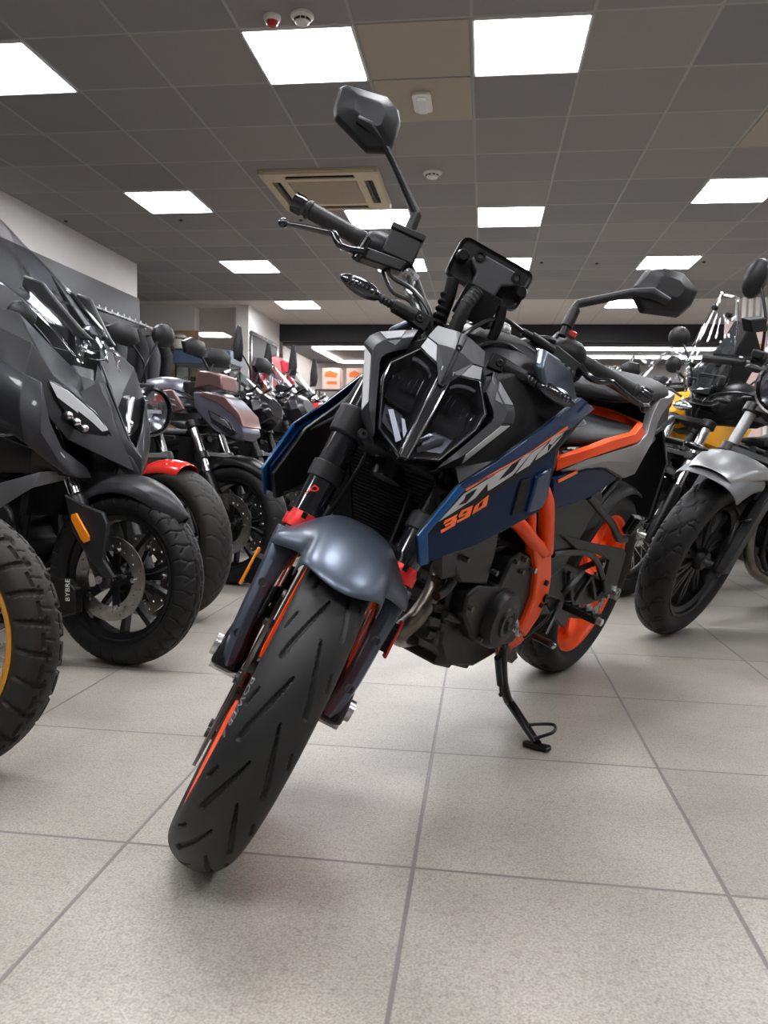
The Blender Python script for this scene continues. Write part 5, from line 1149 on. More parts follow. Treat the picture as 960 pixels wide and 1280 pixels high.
# ================================================================ OTHER MOTORCYCLES
RKE=R(25); GAX=Vector((-math.sin(RKE),0,math.cos(RKE))); GNV=Vector((math.cos(RKE),0,math.sin(RKE))); GA0=Vector((.10,0,0))
def GN(n,y,w): return GA0+GNV*n+GAX*w+Vector((0,y,0))
WHEELS={}
def moto(label,loc,yaw,lean=8,steer=0,Rw=.30,tw=.115,rimr=.22,rim='satin_black',wire=False,groove=None,tyre='rubber',disc='disc_steel',dside=(-1,),fork='tele',forkmat='chrome',lower='satin_black',
         fender='satin_black',fender_arc=(62,-50),fw=.13,head='round',headw=.80,tank='satin_black',tank_z=1.0,seat='seat_leather',bar_w=1.02,bar_y=.38,mir='round',mirmat='plastic',screen=None,eng='engine_black',hi=False,nspoke=5,seatz=.80,guard=False,tyreq=1,pipe='header_steel',rear=True,stripe=None,mir_h=.17,bars='satin_black',tail='satin_black',body_fn=None,caliper=True,gapz=.03,grp=None,discr=.15):
    M_=Matrix.Translation((loc[0],loc[1],.0))@Matrix.Rotation(R(yaw),4,'Z')@Matrix.Rotation(-R(lean),4,'X')
    # raise so that the lower tyre shoulder still touches
    sh=tw*.5*abs(math.sin(R(lean)))*.75
    M_=Matrix.Translation((0,0,sh*.55))@M_
    b=empty('motorcycle',mtx=M_,label=label,cat='motorcycle',group=grp)
    S=Matrix.Translation(GA0)@Matrix.Rotation(R(steer),4,GAX)@Matrix.Translation(-GA0)
    def s_(m,name,material,par=None,**k):
        return m.build(name,material,b if par is None else par,mtx=S if par is None else None,**k)
    c=(0,0,Rw)
    s_(tyre_mesh(c,Rw,tw,rimr,groove,nu=int(300*tyreq),nv=int(32*tyreq),crown=.8),'front_tyre',tyre,smooth=50)
    r_=s_(rim_mesh(c,rimr-.003,tw*.8),'front_rim',rim)
    s_(spokes_wire(c,rimr-.02) if wire else spokes_cast(c,rimr-.02,nspoke,w=.020,hub=.045,hw=.045,thick=.028,phase=.3),'spokes','steel' if wire else rim,r_,**({} if wire else dict(bevel=.002)))
    for sd in dside:
        y=sd*.066-(.005 if sd<0 else 0)
        d=s_(disc_mesh(c,y,discr*.65,discr,.005,26),'brake_disc',disc,smooth=20)
        m=MB()
        for k in range(5):
            a=k*2*PI/5+.3; dd=Vector((math.sin(a),0,math.cos(a))); m.beam(Vector(c)+dd*.03+Vector((0,y*.75,0)),Vector(c)+dd*discr*.7+Vector((0,y,0)),.026,.006,(0,1,0))
        s_(m,'disc_carrier','satin_black',d)
        for k in range(5):
            a=k*2*PI/5+.3; dd=Vector((math.sin(a),0,math.cos(a))); s_(MB().cyl(Vector(c)+dd*discr*.7+Vector((0,y-.008,0)),Vector(c)+dd*discr*.7+Vector((0,y+.012,0)),.008,n=12),'disc_bolt','steel',d)
        if caliper:
            w0=Rw; m=MB(); m.prism([GN(-.035-.06,sd*.058,w0/.906+.0),GN(-.08,sd*.058,w0/.906+.10),GN(-.12,sd*.058,w0/.906+.12),GN(-.155,sd*.058,w0/.906+.07),GN(-.145,sd*.058,w0/.906-.02)],(0,sd*.045,0)); cl=s_(m,'brake_caliper','satin_black',bevel=.005)
    off=.032; aw=(Vector(c)-GA0).dot(GAX); an=(Vector(c)-GA0).dot(GNV); top=aw+ (.60 if hi else .54)
    for sd in (-1,1):
        if fork=='tele':
            m=MB(); m.lathe([(.018,aw+.12),(.0205,aw+.12),(.0205,top),(.018,top)],GN(an,sd*.095,0),GAX,20,closed=True); f=s_(m,'fork_tube',forkmat)
            m=MB(); m.lathe([(.001,aw-.03),(.018,aw-.028),(.022,aw),(.027,aw+.05),(.028,aw+.26),(.0255,aw+.27),(.0215,aw+.275)],GN(an,sd*.095,0),GAX,20); s_(m,'fork_lower',lower,f)
        else:
            m=MB(); m.lathe([(.001,aw+.25),(.026,aw+.25),(.028,aw+.28),(.028,top),(.001,top)],GN(an,sd*.095,0),GAX,20); f=s_(m,'fork_tube',forkmat)
            m=MB(); m.lathe([(.018,aw+.02),(.0205,aw+.02),(.0205,aw+.26),(.018,aw+.26)],GN(an,sd*.095,0),GAX,20,closed=True); s_(m,'inner_tube','chrome',f)
            m=MB(); m.lathe([(.001,aw-.03),(.024,aw-.028),(.026,aw+.02),(.022,aw+.10),(.020,aw+.11)],GN(an,sd*.095,0),GAX,20); s_(m,'fork_foot',lower,f)
        if guard:
            m=MB(); m.prism([GN(an+.03,sd*.095,aw-.02),GN(an+.04,sd*.095,aw+.25),GN(an+.03,sd*.095,aw+.34),GN(an-.03,sd*.095,aw+.34),GN(an-.03,sd*.095,aw+.0)],(0,sd*.035,0)); s_(m,'fork_guard',guard if isinstance(guard,str) else fender,bevel=.006)
    s_(MB().cyl(GN(an,-.12,aw),GN(an,.12,aw),.012),'axle','steel')
    for w0 in (top-.18,top-.01):
        m=MB()
        for sd in (-1,1): m.lathe([(.02,-.018),(.034,-.018),(.034,.018),(.02,.018)],GN(an,sd*.095,w0),GAX,20)
        m.prism([GN(an+.03,-.08,w0-.012),GN(an+.03,.08,w0-.012),GN(an-.06,.05,w0-.012),GN(an-.06,-.05,w0-.012)],GAX*.024); s_(m,'fork_clamp','satin_black',bevel=.003)
    if fender:
        m=MB(); rows=[]; a0,a1=fender_arc
        for i in range(17):
            a=R(lerp(a0,a1,i/16)); rr=Rw+gapz; tp=1-.55*max(0,(i-0)/16-.0)*0
            pinch=.55+.45*math.sin(PI*min(1,(i+2)/10)/2)
            rows.append([Vector((math.sin(a)*r,y*pinch,Rw+math.cos(a)*r)) for y,r in ((-fw*.52,rr-.045),(-fw*.5,rr-.018),(-fw*.34,rr),(0,rr+.012),(fw*.34,rr),(fw*.5,rr-.018),(fw*.52,rr-.045))])
        fe=s_(m.grid(rows),'front_fender',fender,thick=.004,sub=1,smooth=60)
        m=MB()
        for sd in (-1,1): m.prism([Vector((-.02,sd*fw*.5,Rw+.20)),Vector((-.15,sd*fw*.5,Rw+.20)),GN(an-.02,sd*.075,aw+.18),GN(an+.02,sd*.075,aw+.18)],(0,sd*.006,0))
        s_(m,'fender_stay',fender,fe)
    if head=='round':
        hc=GN(an+.10,0,headw); ax=Vector((1,0,-.08)).normalized()
        m=MB(); m.lathe([(.001,-.10),(.05,-.09),(.085,-.05),(.096,-.01),(.098,.015),(.092,.02)],hc,ax,36); h=s_(m,'headlight_shell','satin_black')
        m=MB(); m.lathe([(.088,.012),(.098,.012),(.099,.024),(.090,.028)],hc,ax,36,closed=True); s_(m,'headlight_rim','plastic_gloss' if tank!='silver_paint' else 'chrome',h)
        m=MB(); m.lathe([(.001,-.04),(.05,-.025),(.085,.006)],hc,ax,36); s_(m,'reflector_bowl','reflector_dark',h)
        m=MB(); m.lathe([(.001,-.01),(.03,-.008),(.034,-.03)],hc,ax,24); m.beam(hc+Vector((-.01,-.08,0)),hc+Vector((-.01,.08,0)),.012,.014); s_(m,'projector','reflector',h)
        m=MB(); m.lathe([(.001,.036),(.04,.033),(.075,.024),(.09,.014)],hc,ax,36); s_(m,'lens','lens_thin',h)
    if head=='angular':
        pts=[(.0,-.09),(.085,-.05),(.13,.03),(.12,.10),(.06,.15),(0,.16),(-.06,.15),(-.12,.10),(-.13,.03),(-.085,-.05)]
        m=MB(); m.loft([[GN(an+n,y*k,headw+w*k) for y,w in pts] for n,k in ((.02,.85),(.09,1),(.14,.86),(.17,.55))]); h=s_(m,'headlight_cowl',tank,bevel=.004,smooth=30)
        for sd in (-1,1):
            m=MB(); m.prism([GN(an+.128,sd*.022,headw-.03),GN(an+.112,sd*.085,headw+.012),GN(an+.105,sd*.100,headw+.05),GN(an+.15,sd*.03,headw+.02)],GNV*.012); lp=s_(m,'headlight','plastic_gloss',h,bevel=.003)
            m=MB(); m.beam(GN(an+.150,sd*.03,headw-.01),GN(an+.127,sd*.088,headw+.035),.01,.008); s_(m,'light_bar','drl_white',lp)
    # handlebar
    bn=an-.10; bw=bar_w
    m=MB(); m.tube([GN(bn-.10,-bar_y,bw-.03),GN(bn-.07,-bar_y*.55,bw),GN(bn+.03,-.11,bw-.06),GN(bn+.06,-.04,bw-.11),GN(bn+.06,.04,bw-.11),GN(bn+.03,.11,bw-.06),GN(bn-.07,bar_y*.55,bw),GN(bn-.10,bar_y,bw-.03)],.0115,12,sub=4); s_(m,'handlebar',bars)
    m=MB(); m.box(GN(bn+.06,0,bw-.12),(.06,.12,.04)); s_(m,'bar_clamp','satin_black',bevel=.004)
    for sd in (-1,1):
        g0,g1=GN(bn-.10,sd*bar_y,bw-.03),GN(bn-.078,sd*bar_y*.65,bw-.008)
        m=MB(); m.cyl(g1,g0,.0165,n=18); m.cyl(g0,g0+(g0-g1).normalized()*.025,.018,n=18); s_(m,'grip','rubber_smooth')
        m=MB(); pm=GN(bn-.05,sd*bar_y*.52,bw+.01); m.box(pm,(.05,.06,.045)); m.box(pm+Vector((.03,0,.02)),(.05,.05,.03)); s_(m,'switch_housing','plastic',bevel=.006)
        m=MB(); m.tube([pm+Vector((.03,0,0)),pm+Vector((.045,sd*.06,-.01)),pm+Vector((.03,sd*.12,-.02)),pm+Vector((.02,sd*.18,-.03))],[.008,.007,.006,.006],8,sub=3); s_(m,'lever','plastic_gloss')
        if mir:
            mo=empty('mirror'); mo.parent=b; mo.matrix_local=S
            p0=pm+Vector((.01,0,.02)); p1=p0+Vector((.02,sd*.03,mir_h*.55)); p2=p0+Vector((-.0,sd*.10,mir_h))
            MB().tube([p0,p1,p2],[.007,.006,.006],8,sub=4).build('stalk','satin_black',mo)
            if mir=='round': prof=[(math.cos(t)*.058,math.sin(t)*.055) for t in [2*PI*k/20 for k in range(20)]]
            elif mir=='spear': prof=[(-.035,-.08),(.03,-.07),(.045,.02),(.01,.17),(-.01,.17),(-.035,.03)]
            elif mir=='tall': prof=[(math.cos(t)*.045,math.sin(t)*.08) for t in [2*PI*k/20 for k in range(20)]]
            elif mir=='oval': prof=[(math.cos(t)*.075,math.sin(t)*.045) for t in [2*PI*k/20 for k in range(20)]]
            else: prof=[(-.10,-.01),(-.075,.05),(.035,.062),(.11,.025),(.085,-.04),(-.06,-.05)]
            cM=p2+Vector((-.01,sd*.04,.03)); 
            ring=[[cM+Vector((dx,sd*y*k,z*k)) for y,z in prof] for dx,k in ((-.012,.97),(-.006,1),(.012,.95),(.028,.55))]
            m=MB(); m.loft(ring); m.build('housing',mirmat,mo,smooth=40)
            m=MB(); m.prism([cM+Vector((-.013,sd*y*.92,z*.92)) for y,z in prof],(.002,0,0)); m.build('glass','mirror_glass',mo,smooth=0)
        # indicators
        if mir is None: continue
        m=MB(); q=GN(an+.06,sd*.12,headw+.05); m.tube([GN(an+.04,sd*.08,headw+.04),q],.006,8); m.ball(q+Vector((0,sd*.03,0)),(.016,.035,.014),12); s_(m,'turn_signal','plastic')
    for k in range(3):
        sd=(-1,1,-1)[k]; m=MB(); m.tube([GN(bn-.03,sd*bar_y*.45,bw-.01),GN(bn+.06,sd*.12,bw-.02-.02*k),GN(bn+.13,sd*.04,bw-.12),GN(bn+.08,0,bw-.24)],.0045,6,sub=5); s_(m,'control_cable','cable')
    m=MB(); m.box((0,0,0),(.05,.13,.08),None); m=MB(); q=GN(an+.0,0,bw-.03); m.loft([[q+Vector((dx,y*k,z*k)) for y,z in rrect(0,0,.13,.085,.015)] for dx,k in ((-.02,.95),(0,1),(.025,.9))]); s_(m,'instrument_display','plastic',bevel=.002)
    if screen:
        m=MB(); rows=[]
        w,h,z0=screen; 
        for i in range(7):
            t=i/6; ww=w*(1-.45*t*t); rows.append([GN(an+.13-.13*t-.12*(abs(u)**2)*.9,ww*u,headw+z0+h*t) for u in [-1+k/4 for k in range(9)]])
        sc_=s_(m.grid(rows),'windscreen','screen_clear',thick=.004,smooth=60)
        ed=[rows[0][0]]+[r[0] for r in rows[1:-1]]+rows[-1]+[r[-1] for r in reversed(rows[:-1])]
        s_(MB().tube(ed,.0032,6),'screen_edge','lens_clear',sc_)
        for sd in (-1,1): s_(MB().cyl(GN(an+.05,sd*w*.45,headw+z0+.06),GN(an+.15,sd*w*.45,headw+z0+.06),.009,n=12),'screen_bolt','satin_black',sc_)
    # body
    z=tank_z
    def bd(secs,name,material,**k):
        Sx=[]
        for x,h in secs: Sx.append([Vector((x,y,zz)) for y,zz in h]+[Vector((x,-y,zz)) for y,zz in reversed(h) if y>1e-6])
        return MB().loft(Sx).build(name,material,b,**k)
    bd([(-.28,[(0,z-.10),(.05,z-.11),(.09,z-.16),(.08,z-.24),(0,z-.26)]),(-.36,[(0,z-.02),(.08,z-.03),(.14,z-.09),(.14,z-.20),(0,z-.26)]),(-.50,[(0,z),(.10,z-.01),(.165,z-.07),(.16,z-.20),(0,z-.26)]),(-.64,[(0,z-.03),(.08,z-.04),(.13,z-.10),(.13,z-.21),(0,z-.26)]),(-.76,[(0,z-.14),(.05,z-.15),(.09,z-.18),(.09,z-.24),(0,z-.26)])],'fuel_tank',tank,sub=1,smooth=60)
    if stripe:
        for sd in (-1,1): MB().prism([(-.30,sd*.15,z-.10),(-.66,sd*.15,z-.12),(-.60,sd*.16,z-.20),(-.36,sd*.17,z-.24),(-.2,sd*.16,z-.2)],(0,sd*.02,0)).build('tank_panel',stripe,b,bevel=.006)
    sz=seatz
    bd([(-.72,[(0,sz),(.08,sz-.01),(.10,sz-.05),(0,sz-.06)]),(-.9,[(0,sz-.01),(.11,sz-.02),(.14,sz-.06),(0,sz-.07)]),(-1.1,[(0,sz+.02),(.11,sz+.01),(.14,sz-.04),(0,sz-.06)]),(-1.18,[(0,sz+.07),(.09,sz+.06),(.11,sz),(0,sz-.02)]),(-1.42,[(0,sz+.10),(.08,sz+.09),(.09,sz+.05),(0,sz+.03)])],'seat',seat,sub=1,smooth=60)
    bd([(-.80,[(0,sz-.05),(.12,sz-.06),(.12,sz-.12),(0,sz-.14)]),(-1.15,[(0,sz-.04),(.12,sz-.05),(.12,sz-.12),(0,sz-.14)]),(-1.5,[(0,sz+.04),(.07,sz+.03),(.06,sz-.0),(0,sz-.02)])],'tail_fairing',tail,bevel=.004)
    MB().prism([(x,-.11,zz) for x,zz in ((-.33,.36),(-.36,.46),(-.46,.56),(-.72,.55),(-.84,.44),(-.82,.30),(-.66,.24),(-.42,.25))],(0,.22,0)).build('engine',eng,b,bevel=.012)
    m=MB(); m.lathe([(.001,.03),(.05,.03),(.075,.015),(.08,-.02)],(-.62,-.12,.37),(0,-1,0),28); m.lathe([(.001,.03),(.04,.03),(.06,.015),(.065,-.02)],(-.62,.12,.37),(0,1,0),28); m.build('engine_cover',eng,b)
    m=MB()
    for k in range(8): m.loft([[Vector((x+.012*k*.3,y,.53+k*.018+dz)) for x,y in rrect(-.47,0,.15,.19,.02)] for dz in (0,.006)])
    m.build('cylinder_fin',eng,b,smooth=0); MB().box((-.47,0,.60),(.13,.15,.16)).build('cylinder',eng,b,bevel=.004)
    m=MB()
    m.tube([(-.40,.0,.60),(-.30,.03,.56),(-.25,.05,.42),(-.33,.07,.26),(-.6,.10,.20),(-.9,-.12,.26)],.02,14,sub=5); m.build('exhaust_header',pipe,b)
    m=MB(); m.lathe([(.001,0),(.045,.01),(.055,.06),(.055,.36),(.04,.42),(.001,.42)],(-.88,-.15,.27),(-.92,-.08,.35),20); m.build('silencer','satin_black',b)
    m=MB()
    for sd in (-1,1):
        m.tube([(-.22,sd*.03,.72),(-.55,sd*.10,.66),(-.78,sd*.11,.60),(-.88,sd*.11,.42),(-.80,sd*.10,.25)],.016,10,sub=3); m.tube([(-.22,sd*.03,.66),(-.34,sd*.06,.45),(-.38,sd*.08,.28),(-.8,sd*.10,.23)],.015,10,sub=3); m.tube([(-.6,sd*.09,.70),(-1.0,sd*.09,.72),(-1.42,sd*.05,.82)],.012,8)
    m.build('frame','satin_black',b)
    m=MB(); m.prism([(-.24,-.13,.72),(-.24,.13,.72),(-.27,.13,.45),(-.27,-.13,.45)],(-.03,0,0)); m.build('radiator','matte_black',b)
    for sd in (-1,1): MB().loft([[Vector((x,sd*(.10+dy),zz)) for dy,zz in ((-.013,z0),(.013,z0),(.013,z1),(-.013,z1))] for x,z0,z1 in ((-.80,.33,.42),(-1.1,.30,.37),(-1.46,.28,.34))]).build('swingarm','satin_black',b,bevel=.004)
    if rear:
        c2=(-1.42,0,Rw); tyre_mesh(c2,Rw,tw*1.25,rimr,groove,nu=160,nv=20,crown=.8).build('rear_tyre',tyre,b,smooth=50)
        r2=rim_mesh(c2,rimr-.003,tw*.95).build('rear_rim',rim,b); (spokes_wire(c2,rimr-.02,24) if wire else spokes_cast(c2,rimr-.02,nspoke,hub=.05)).build('spokes','steel' if wire else rim,r2)
        MB().prism([(-1.42,-.07,sz-.02),(-1.42,.07,sz-.02),(-1.72,.08,.55),(-1.72,-.08,.55)],(.01,0,-.02)).build('rear_fender','satin_black',b,bevel=.003)
        MB().box((-1.52,0,sz+.02),(.03,.12,.04)).build('tail_light','red_lens',b,bevel=.006)
    for sd in (-1,1): MB().cyl((-.78,sd*.12,.34),(-.78,sd*.24,.33),.014,n=12).build('rider_footrest','rubber_smooth',b)
    # stand touching the floor: foot found on the ground plane (left side)
    MI=M_.inverted(); a_=Vector((-.78,.10,.26)); aw_=M_@a_; side=(M_.to_3x3()@Vector((0,1,0))); side.z=0; side.normalize()
    f_=MI@Vector((aw_.x+side.x*.16,aw_.y+side.y*.16,.008)); MB().tube([a_,f_],[.012,.010],10).build('side_stand','satin_black',b)
    MB().prism([MI@(M_@f_+Vector((dx,dy,-.007))) for dx,dy in ((-.03,-.02),(.03,-.02),(.03,.02),(-.03,.02))],MI.to_3x3()@Vector((0,0,.008))).build('stand_foot','satin_black',b)
    if body_fn: body_fn(b,M_,S,s_,bd)
    return b
def PXF(M_,S=None):
    Mi=(M_@S).inverted() if S is not None else M_.inverted(); o=Mi@CAM; r3=Mi.to_3x3()
    def f(px,py,y=None,x=None):
        d=r3@ray(px,py); t=(y-o.y)/d.y if y is not None else (x-o.x)/d.x
        return o+d*t
    return f
# ---- B: black touring scooter with clear screen
def body_B(b,M_,S,s_,bd):
    P_=PXF(M_)
    def P(px,py,y=0):
        k=min(1,max(0,(px-40)/110)); return P_(px,py,y=y*(1-.78*k))
    def panel(pts,y,name,material,th=.02,bevel=.006,par=None,both=True,**k):
        pp=[P(px,py,y=(y if len(q)==0 else q[0])) for px,py,*q in pts]
        for sd in ((1,-1) if both else (1,)):
            MB().prism([Vector((p.x,sd*p.y,p.z)) for p in pp],(0,sd*th,0)).build(name,material,b if par is None else par,bevel=bevel,**k)
    # main side fairing (camera side is y<0)
    def skin(rows,name,material,th=.006,sub=0,bevel=.002,smooth=24,par=None):
        R_=[[P(px,py,y=y) for px,py,y in r] for r in rows]
        for sd in (1,-1): MB().grid([[Vector((p.x,sd*p.y,p.z)) for p in r] for r in R_]).build(name,material,b if par is None else par,thick=th,sub=sub,smooth=smooth,bevel=bevel)
    # upper flank: from nose tip (175,585) back along to the left edge
    skin([[(-60,300,-.20),(0,385,-.19),(24,392,-.17),(60,430,-.13),(100,470,-.08),(130,480,-.04)],
          [(-60,360,-.25),(0,410,-.24),(40,430,-.22),(66,470,-.19),(108,505,-.13),(150,545,-.05)],
          [(-60,420,-.28),(0,455,-.27),(30,470,-.26),(60,520,-.23),(85,550,-.18),(168,590,-.06)]],'upper_fairing','graphite_matt')
    skin([[(-60,420,-.282),(0,450,-.272),(28,466,-.262),(52,478,-.25),(58,520,-.24),(76,560,-.22),(108,585,-.17)],
          [(-60,470,-.30),(0,490,-.29),(25,510,-.28),(50,540,-.26),(70,570,-.245),(90,590,-.22),(112,592,-.16)],
          [(-60,520,-.29),(0,530,-.285),(30,553,-.27),(60,578,-.25),(80,592,-.235),(100,598,-.21),(114,598,-.15)]],'middle_fairing','graphite_paint')
    skin([[(-60,548,-.25),(0,545,-.25),(40,560,-.24),(75,590,-.22),(110,600,-.15)],[(-60,600,-.22),(0,590,-.22),(40,592,-.21),(80,594,-.20),(112,604,-.14)]],'lower_fairing','satin_black')
    skin([[(-60,600,-.24),(0,604,-.24),(50,590,-.22),(85,588,-.20)],[(-60,640,-.22),(0,635,-.23),(40,610,-.22),(80,600,-.19)]],'belly_trim','mid_grey')
    # front nose shield, headlight housing
    panel([(118,505),(146,585),(138,640),(112,640),(95,600),(60,480),(90,455)],-.04,'nose_core','satin_black',th=.10,both=False)
    skin([[(122,455,-.02),(140,500,-.02),(160,550,-.02),(177,572,-.0)],[(118,480,-.08),(134,520,-.08),(150,560,-.06),(176,600,-.0)],[(100,490,-.13),(118,540,-.13),(140,575,-.10),(165,602,-.0)]],'nose_shield','graphite_matt')
    for sd in (1,-1):
        pts=[P(x,y,y=q) for x,y,q in ((60,474,-.205),(84,485,-.19),(120,515,-.15),(140,542,-.11),(141,552,-.105),(118,556,-.13),(95,535,-.17),(74,505,-.195))]
        pts=[Vector((p.x+.004,sd*(p.y-.006 if p.y<0 else p.y),p.z)) for p in pts]
        h=MB().prism(pts,(-.02,sd*.03,0)).build('headlight','plastic_gloss',b,bevel=.003)
        pts=[P(x,y,y=q) for x,y,q in ((62,477,-.212),(84,488,-.197),(118,517,-.158),(135,538,-.125),(128,540,-.13),(100,518,-.172),(72,497,-.203))]
        MB().prism([Vector((p.x+.008,sd*(p.y-.010),p.z)) for p in pts],(-.006,sd*.01,0)).build('running_light','drl_white',h,bevel=.001)
        m=MB()
        for k in range(3):
            a=P(88+10*k,520+8*k,y=-.185+.015*k); m.ball(Vector((a.x+.004,sd*(a.y-.012),a.z)),(.016,.014,.014),12)
        m.build('projector','reflector',h)
        pts=[P(x,y,y=q) for x,y,q in ((114,562,-.15),(144,553,-.10),(146,570,-.09),(135,572,-.10))]
        MB().prism([Vector((p.x,sd*p.y,p.z)) for p in pts],(0,sd*.02,0)).build('intake_trim','silver_grey',b,bevel=.003)
    # chin shield
    skin([[(148,560,-.06),(165,572,-.03),(176,590,-.0)],[(156,590,-.06),(166,590,-.03),(177,600,0)],[(160,612,-.04),(168,612,-.02),(174,606,0)]],'chin_shield','graphite_matt')
    # windscreen: curved clear sheet
    L=[(0,258),(20,290),(45,330),(72,372),(100,410),(122,440)]
    Lb=[(-70,330),(-30,345),(0,352),(30,375),(70,415),(100,452)]
    rows=[]
    for (a,c_) in zip(L,Lb):
        p0=P(a[0],a[1],y=.09); p0.y=0; p1=P(c_[0],c_[1],y=-.15); pm=p0.lerp(p1,.5)+Vector((.03,-.03,.02)); left=[p0,p0.lerp(pm,.6)+Vector((.01,-.01,.01)),pm,p1.lerp(pm,.4),p1]
        rows.append([Vector((p.x,-p.y,p.z)) for p in reversed(left[1:])]+left)
    sc_=MB().grid(rows).build('windscreen','screen_smoke',b,thick=.004,sub=1,smooth=80)
    nr=len(rows[0]); MB().tube([r[0] for r in rows]+rows[-1][1:-1]+[r[-1] for r in reversed(rows)],.0035,6,sub=3).build('screen_edge','lens_clear',sc_)
    for pts in (((28,343),(52,352),(70,375),(100,410),(116,425),(100,425),(50,385),(26,357)),):
        panel([(x,y,-.12) for x,y in pts],-.12,'screen_bracket','graphite_matt',th=.015)
    for pts in (((80,362),(90,366),(128,412),(132,422),(126,426),(112,405)),):
        panel([(x,y,.02) for x,y in pts],.02,'screen_bracket','plastic_gloss',th=.015,both=False)
    # lower wind deflector (clear)
    rows=[[P(88,423,y=-.10),P(108,400,y=-.03),P(118,408,y=.0)],[P(98,440,y=-.10),P(122,425,y=-.04),P(130,428,y=.0)],[P(104,447,y=-.09),P(128,455,y=-.04),P(136,450,y=.0)]]
    MB().grid([r+[Vector((p.x,-p.y,p.z)) for p in reversed(r[:-1])] for r in rows]).build('wind_deflector','screen_clear',b,thick=.003,sub=1,smooth=70)
    # amber reflector + fork side cover + caliper with lettering
    Pw=PXF(M_,S)
    pts=[Pw(x,y,y=-.13) for x,y in ((91,643),(97,641),(113,670),(113,676),(107,679),(103,674),(91,650))]
    s_(MB().prism(pts,(0,-.008,0)),'side_reflector','amber',bevel=.002)
    pts=[Pw(x,y,y=-.112) for x,y in ((84,618),(110,632),(132,640),(138,655),(133,700),(146,722),(132,722),(116,700),(95,665))]
    s_(MB().prism(pts,(0,-.014,0)),'fork_cover','graphite_matt',bevel=.004)
    vs,fs=text_polys('BYBRE',.024); q0=Pw(88,752,y=-.128); q1=Pw(81,728,y=-.128); ux=(Pw(84,728,y=-.128)-Pw(84,752,y=-.128)).normalized(); uy=Vector((0,1,0)).cross(ux)*1
    if uy.x>0: uy=-uy
    m=MB(); o0=Pw(87,752,y=-.128); m.add([o0+ux*v.x+uy*v.y for v in vs],fs); s_(m,'caliper_lettering','paper',smooth=0)
    pts=[Pw(x,y,y=-.09) for x,y in ((70,722),(90,722),(104,735),(104,765),(88,770),(72,762))]
    s_(MB().prism(pts,(0,-.035,0)),'caliper_body','satin_black',bevel=.005)
    # fender extension (pointed)
    m=MB(); rows=[]
    for i in range(9):
        a=R(lerp(50,-38,i/8)); w=lerp(.012,.075,min(1,i/3.5)**.7); rr=.272+.016+.020*math.sin(PI*i/8)
        rows.append([Vector((math.sin(a)*r,y,.272+math.cos(a)*r)) for y,r in ((-w,rr-.05),(-w*.95,rr-.015),(-w*.4,rr+.006),(0,rr+.012),(w*.4,rr+.006),(w*.95,rr-.015),(w,rr-.05))])
    s_(m.grid(rows),'front_fender','graphite_matt',thick=.004,sub=1,smooth=50)
def body_G(b,M_,S,s_,bd):
    P=PXF(M_,S)
    Lq=[(856,488,-.10),(858,456,-.12),(872,420,-.115),(892,382,-.075),(903,366,-.045)]; Rq=[(907,484,.10),(916,456,.115),(921,425,.105),(923,398,.07),(921,372,.045)]
    rows=[]
    for (x0,y0,a0),(x1,y1,a1) in zip(Lq,Rq):
        p0,p1=P(x0,y0,y=a0),P(x1,y1,y=a1); f=Vector((.05,0,0)); rows.append([p0,p0.lerp(p1,.22)+f*.75,p0.lerp(p1,.5)+f,p0.lerp(p1,.78)+f*.75,p1])
    sc_=s_(MB().grid(rows),'windscreen','screen_clear',thick=.004,sub=2,smooth=80)
    ed=[q[0] for q in rows]+rows[-1][1:-1]+[q[-1] for q in reversed(rows)]+rows[0][-2:0:-1]
    s_(MB().tube(ed,.0035,6,sub=3,closed=True),'screen_edge','lens_clear',sc_)
    for q in (rows[1][1],rows[1][3],rows[3][1],rows[3][3]): s_(MB().lathe([(.001,.004),(.010,.004),(.012,0),(.012,-.02)],q+Vector((.004,0,0)),(1,0,.1),14),'screen_bolt','satin_black',sc_)
    def pr_(pts,y,name,material,th,**k): return s_(MB().prism([P(x_,y_,y=y) for x_,y_ in pts],(0,th,0)),name,material,**k)
    bk_=pr_([(846,500),(870,493),(908,488),(950,492),(955,515),(905,528),(862,518)],-.09,'beak','satin_black',.18,bevel=.008)
    pr_([(862,490),(905,484),(930,440),(918,400),(900,430)],-.05,'screen_mount','matte_black',.10,bevel=.006)
    s_(MB().ball(P(853,507,y=-.02),(.03,.05,.022),16),'headlight','reflector',bk_)
    pr_([(835,395+10),(838,392),(846,400),(840,412)],-.16,'price_tag','paper',.004,smooth=0) if 0 else None
def body_D(b,M_,S,s_,bd):
    P=PXF(M_,S)
    def pr_(pts,y,th,name,material,par=None,**k):
        m=MB().prism([P(x_,y_,y=y) for x_,y_ in pts],(0,th,0))
        return m.build(name,material,par,**k) if par is not None else s_(m,name,material,**k)
    c=pr_([(240,489),(243,514),(268,539),(297,551),(306,543),(301,520),(286,500),(270,490)],-.085,.13,'headlight_cowl','violet_grey',bevel=.012)
    pr_([(252,489),(280,496),(300,518),(304,534),(294,522),(272,504),(250,495)],-.090,.14,'cowl_panel','bronze_paint',c,bevel=.004)
    h=pr_([(259,512),(284,524),(296,542),(287,545),(264,529)],-.092,.02,'headlight','plastic_gloss',c,bevel=.003)
    pr_([(262,515),(282,526),(290,538),(284,534),(264,522)],-.094,.004,'light_bar','reflector',c,bevel=.001)
    pr_([(241,486),(247,463),(262,464),(276,469),(278,488),(262,482)],-.07,.12,'visor','bronze_paint',bevel=.008)
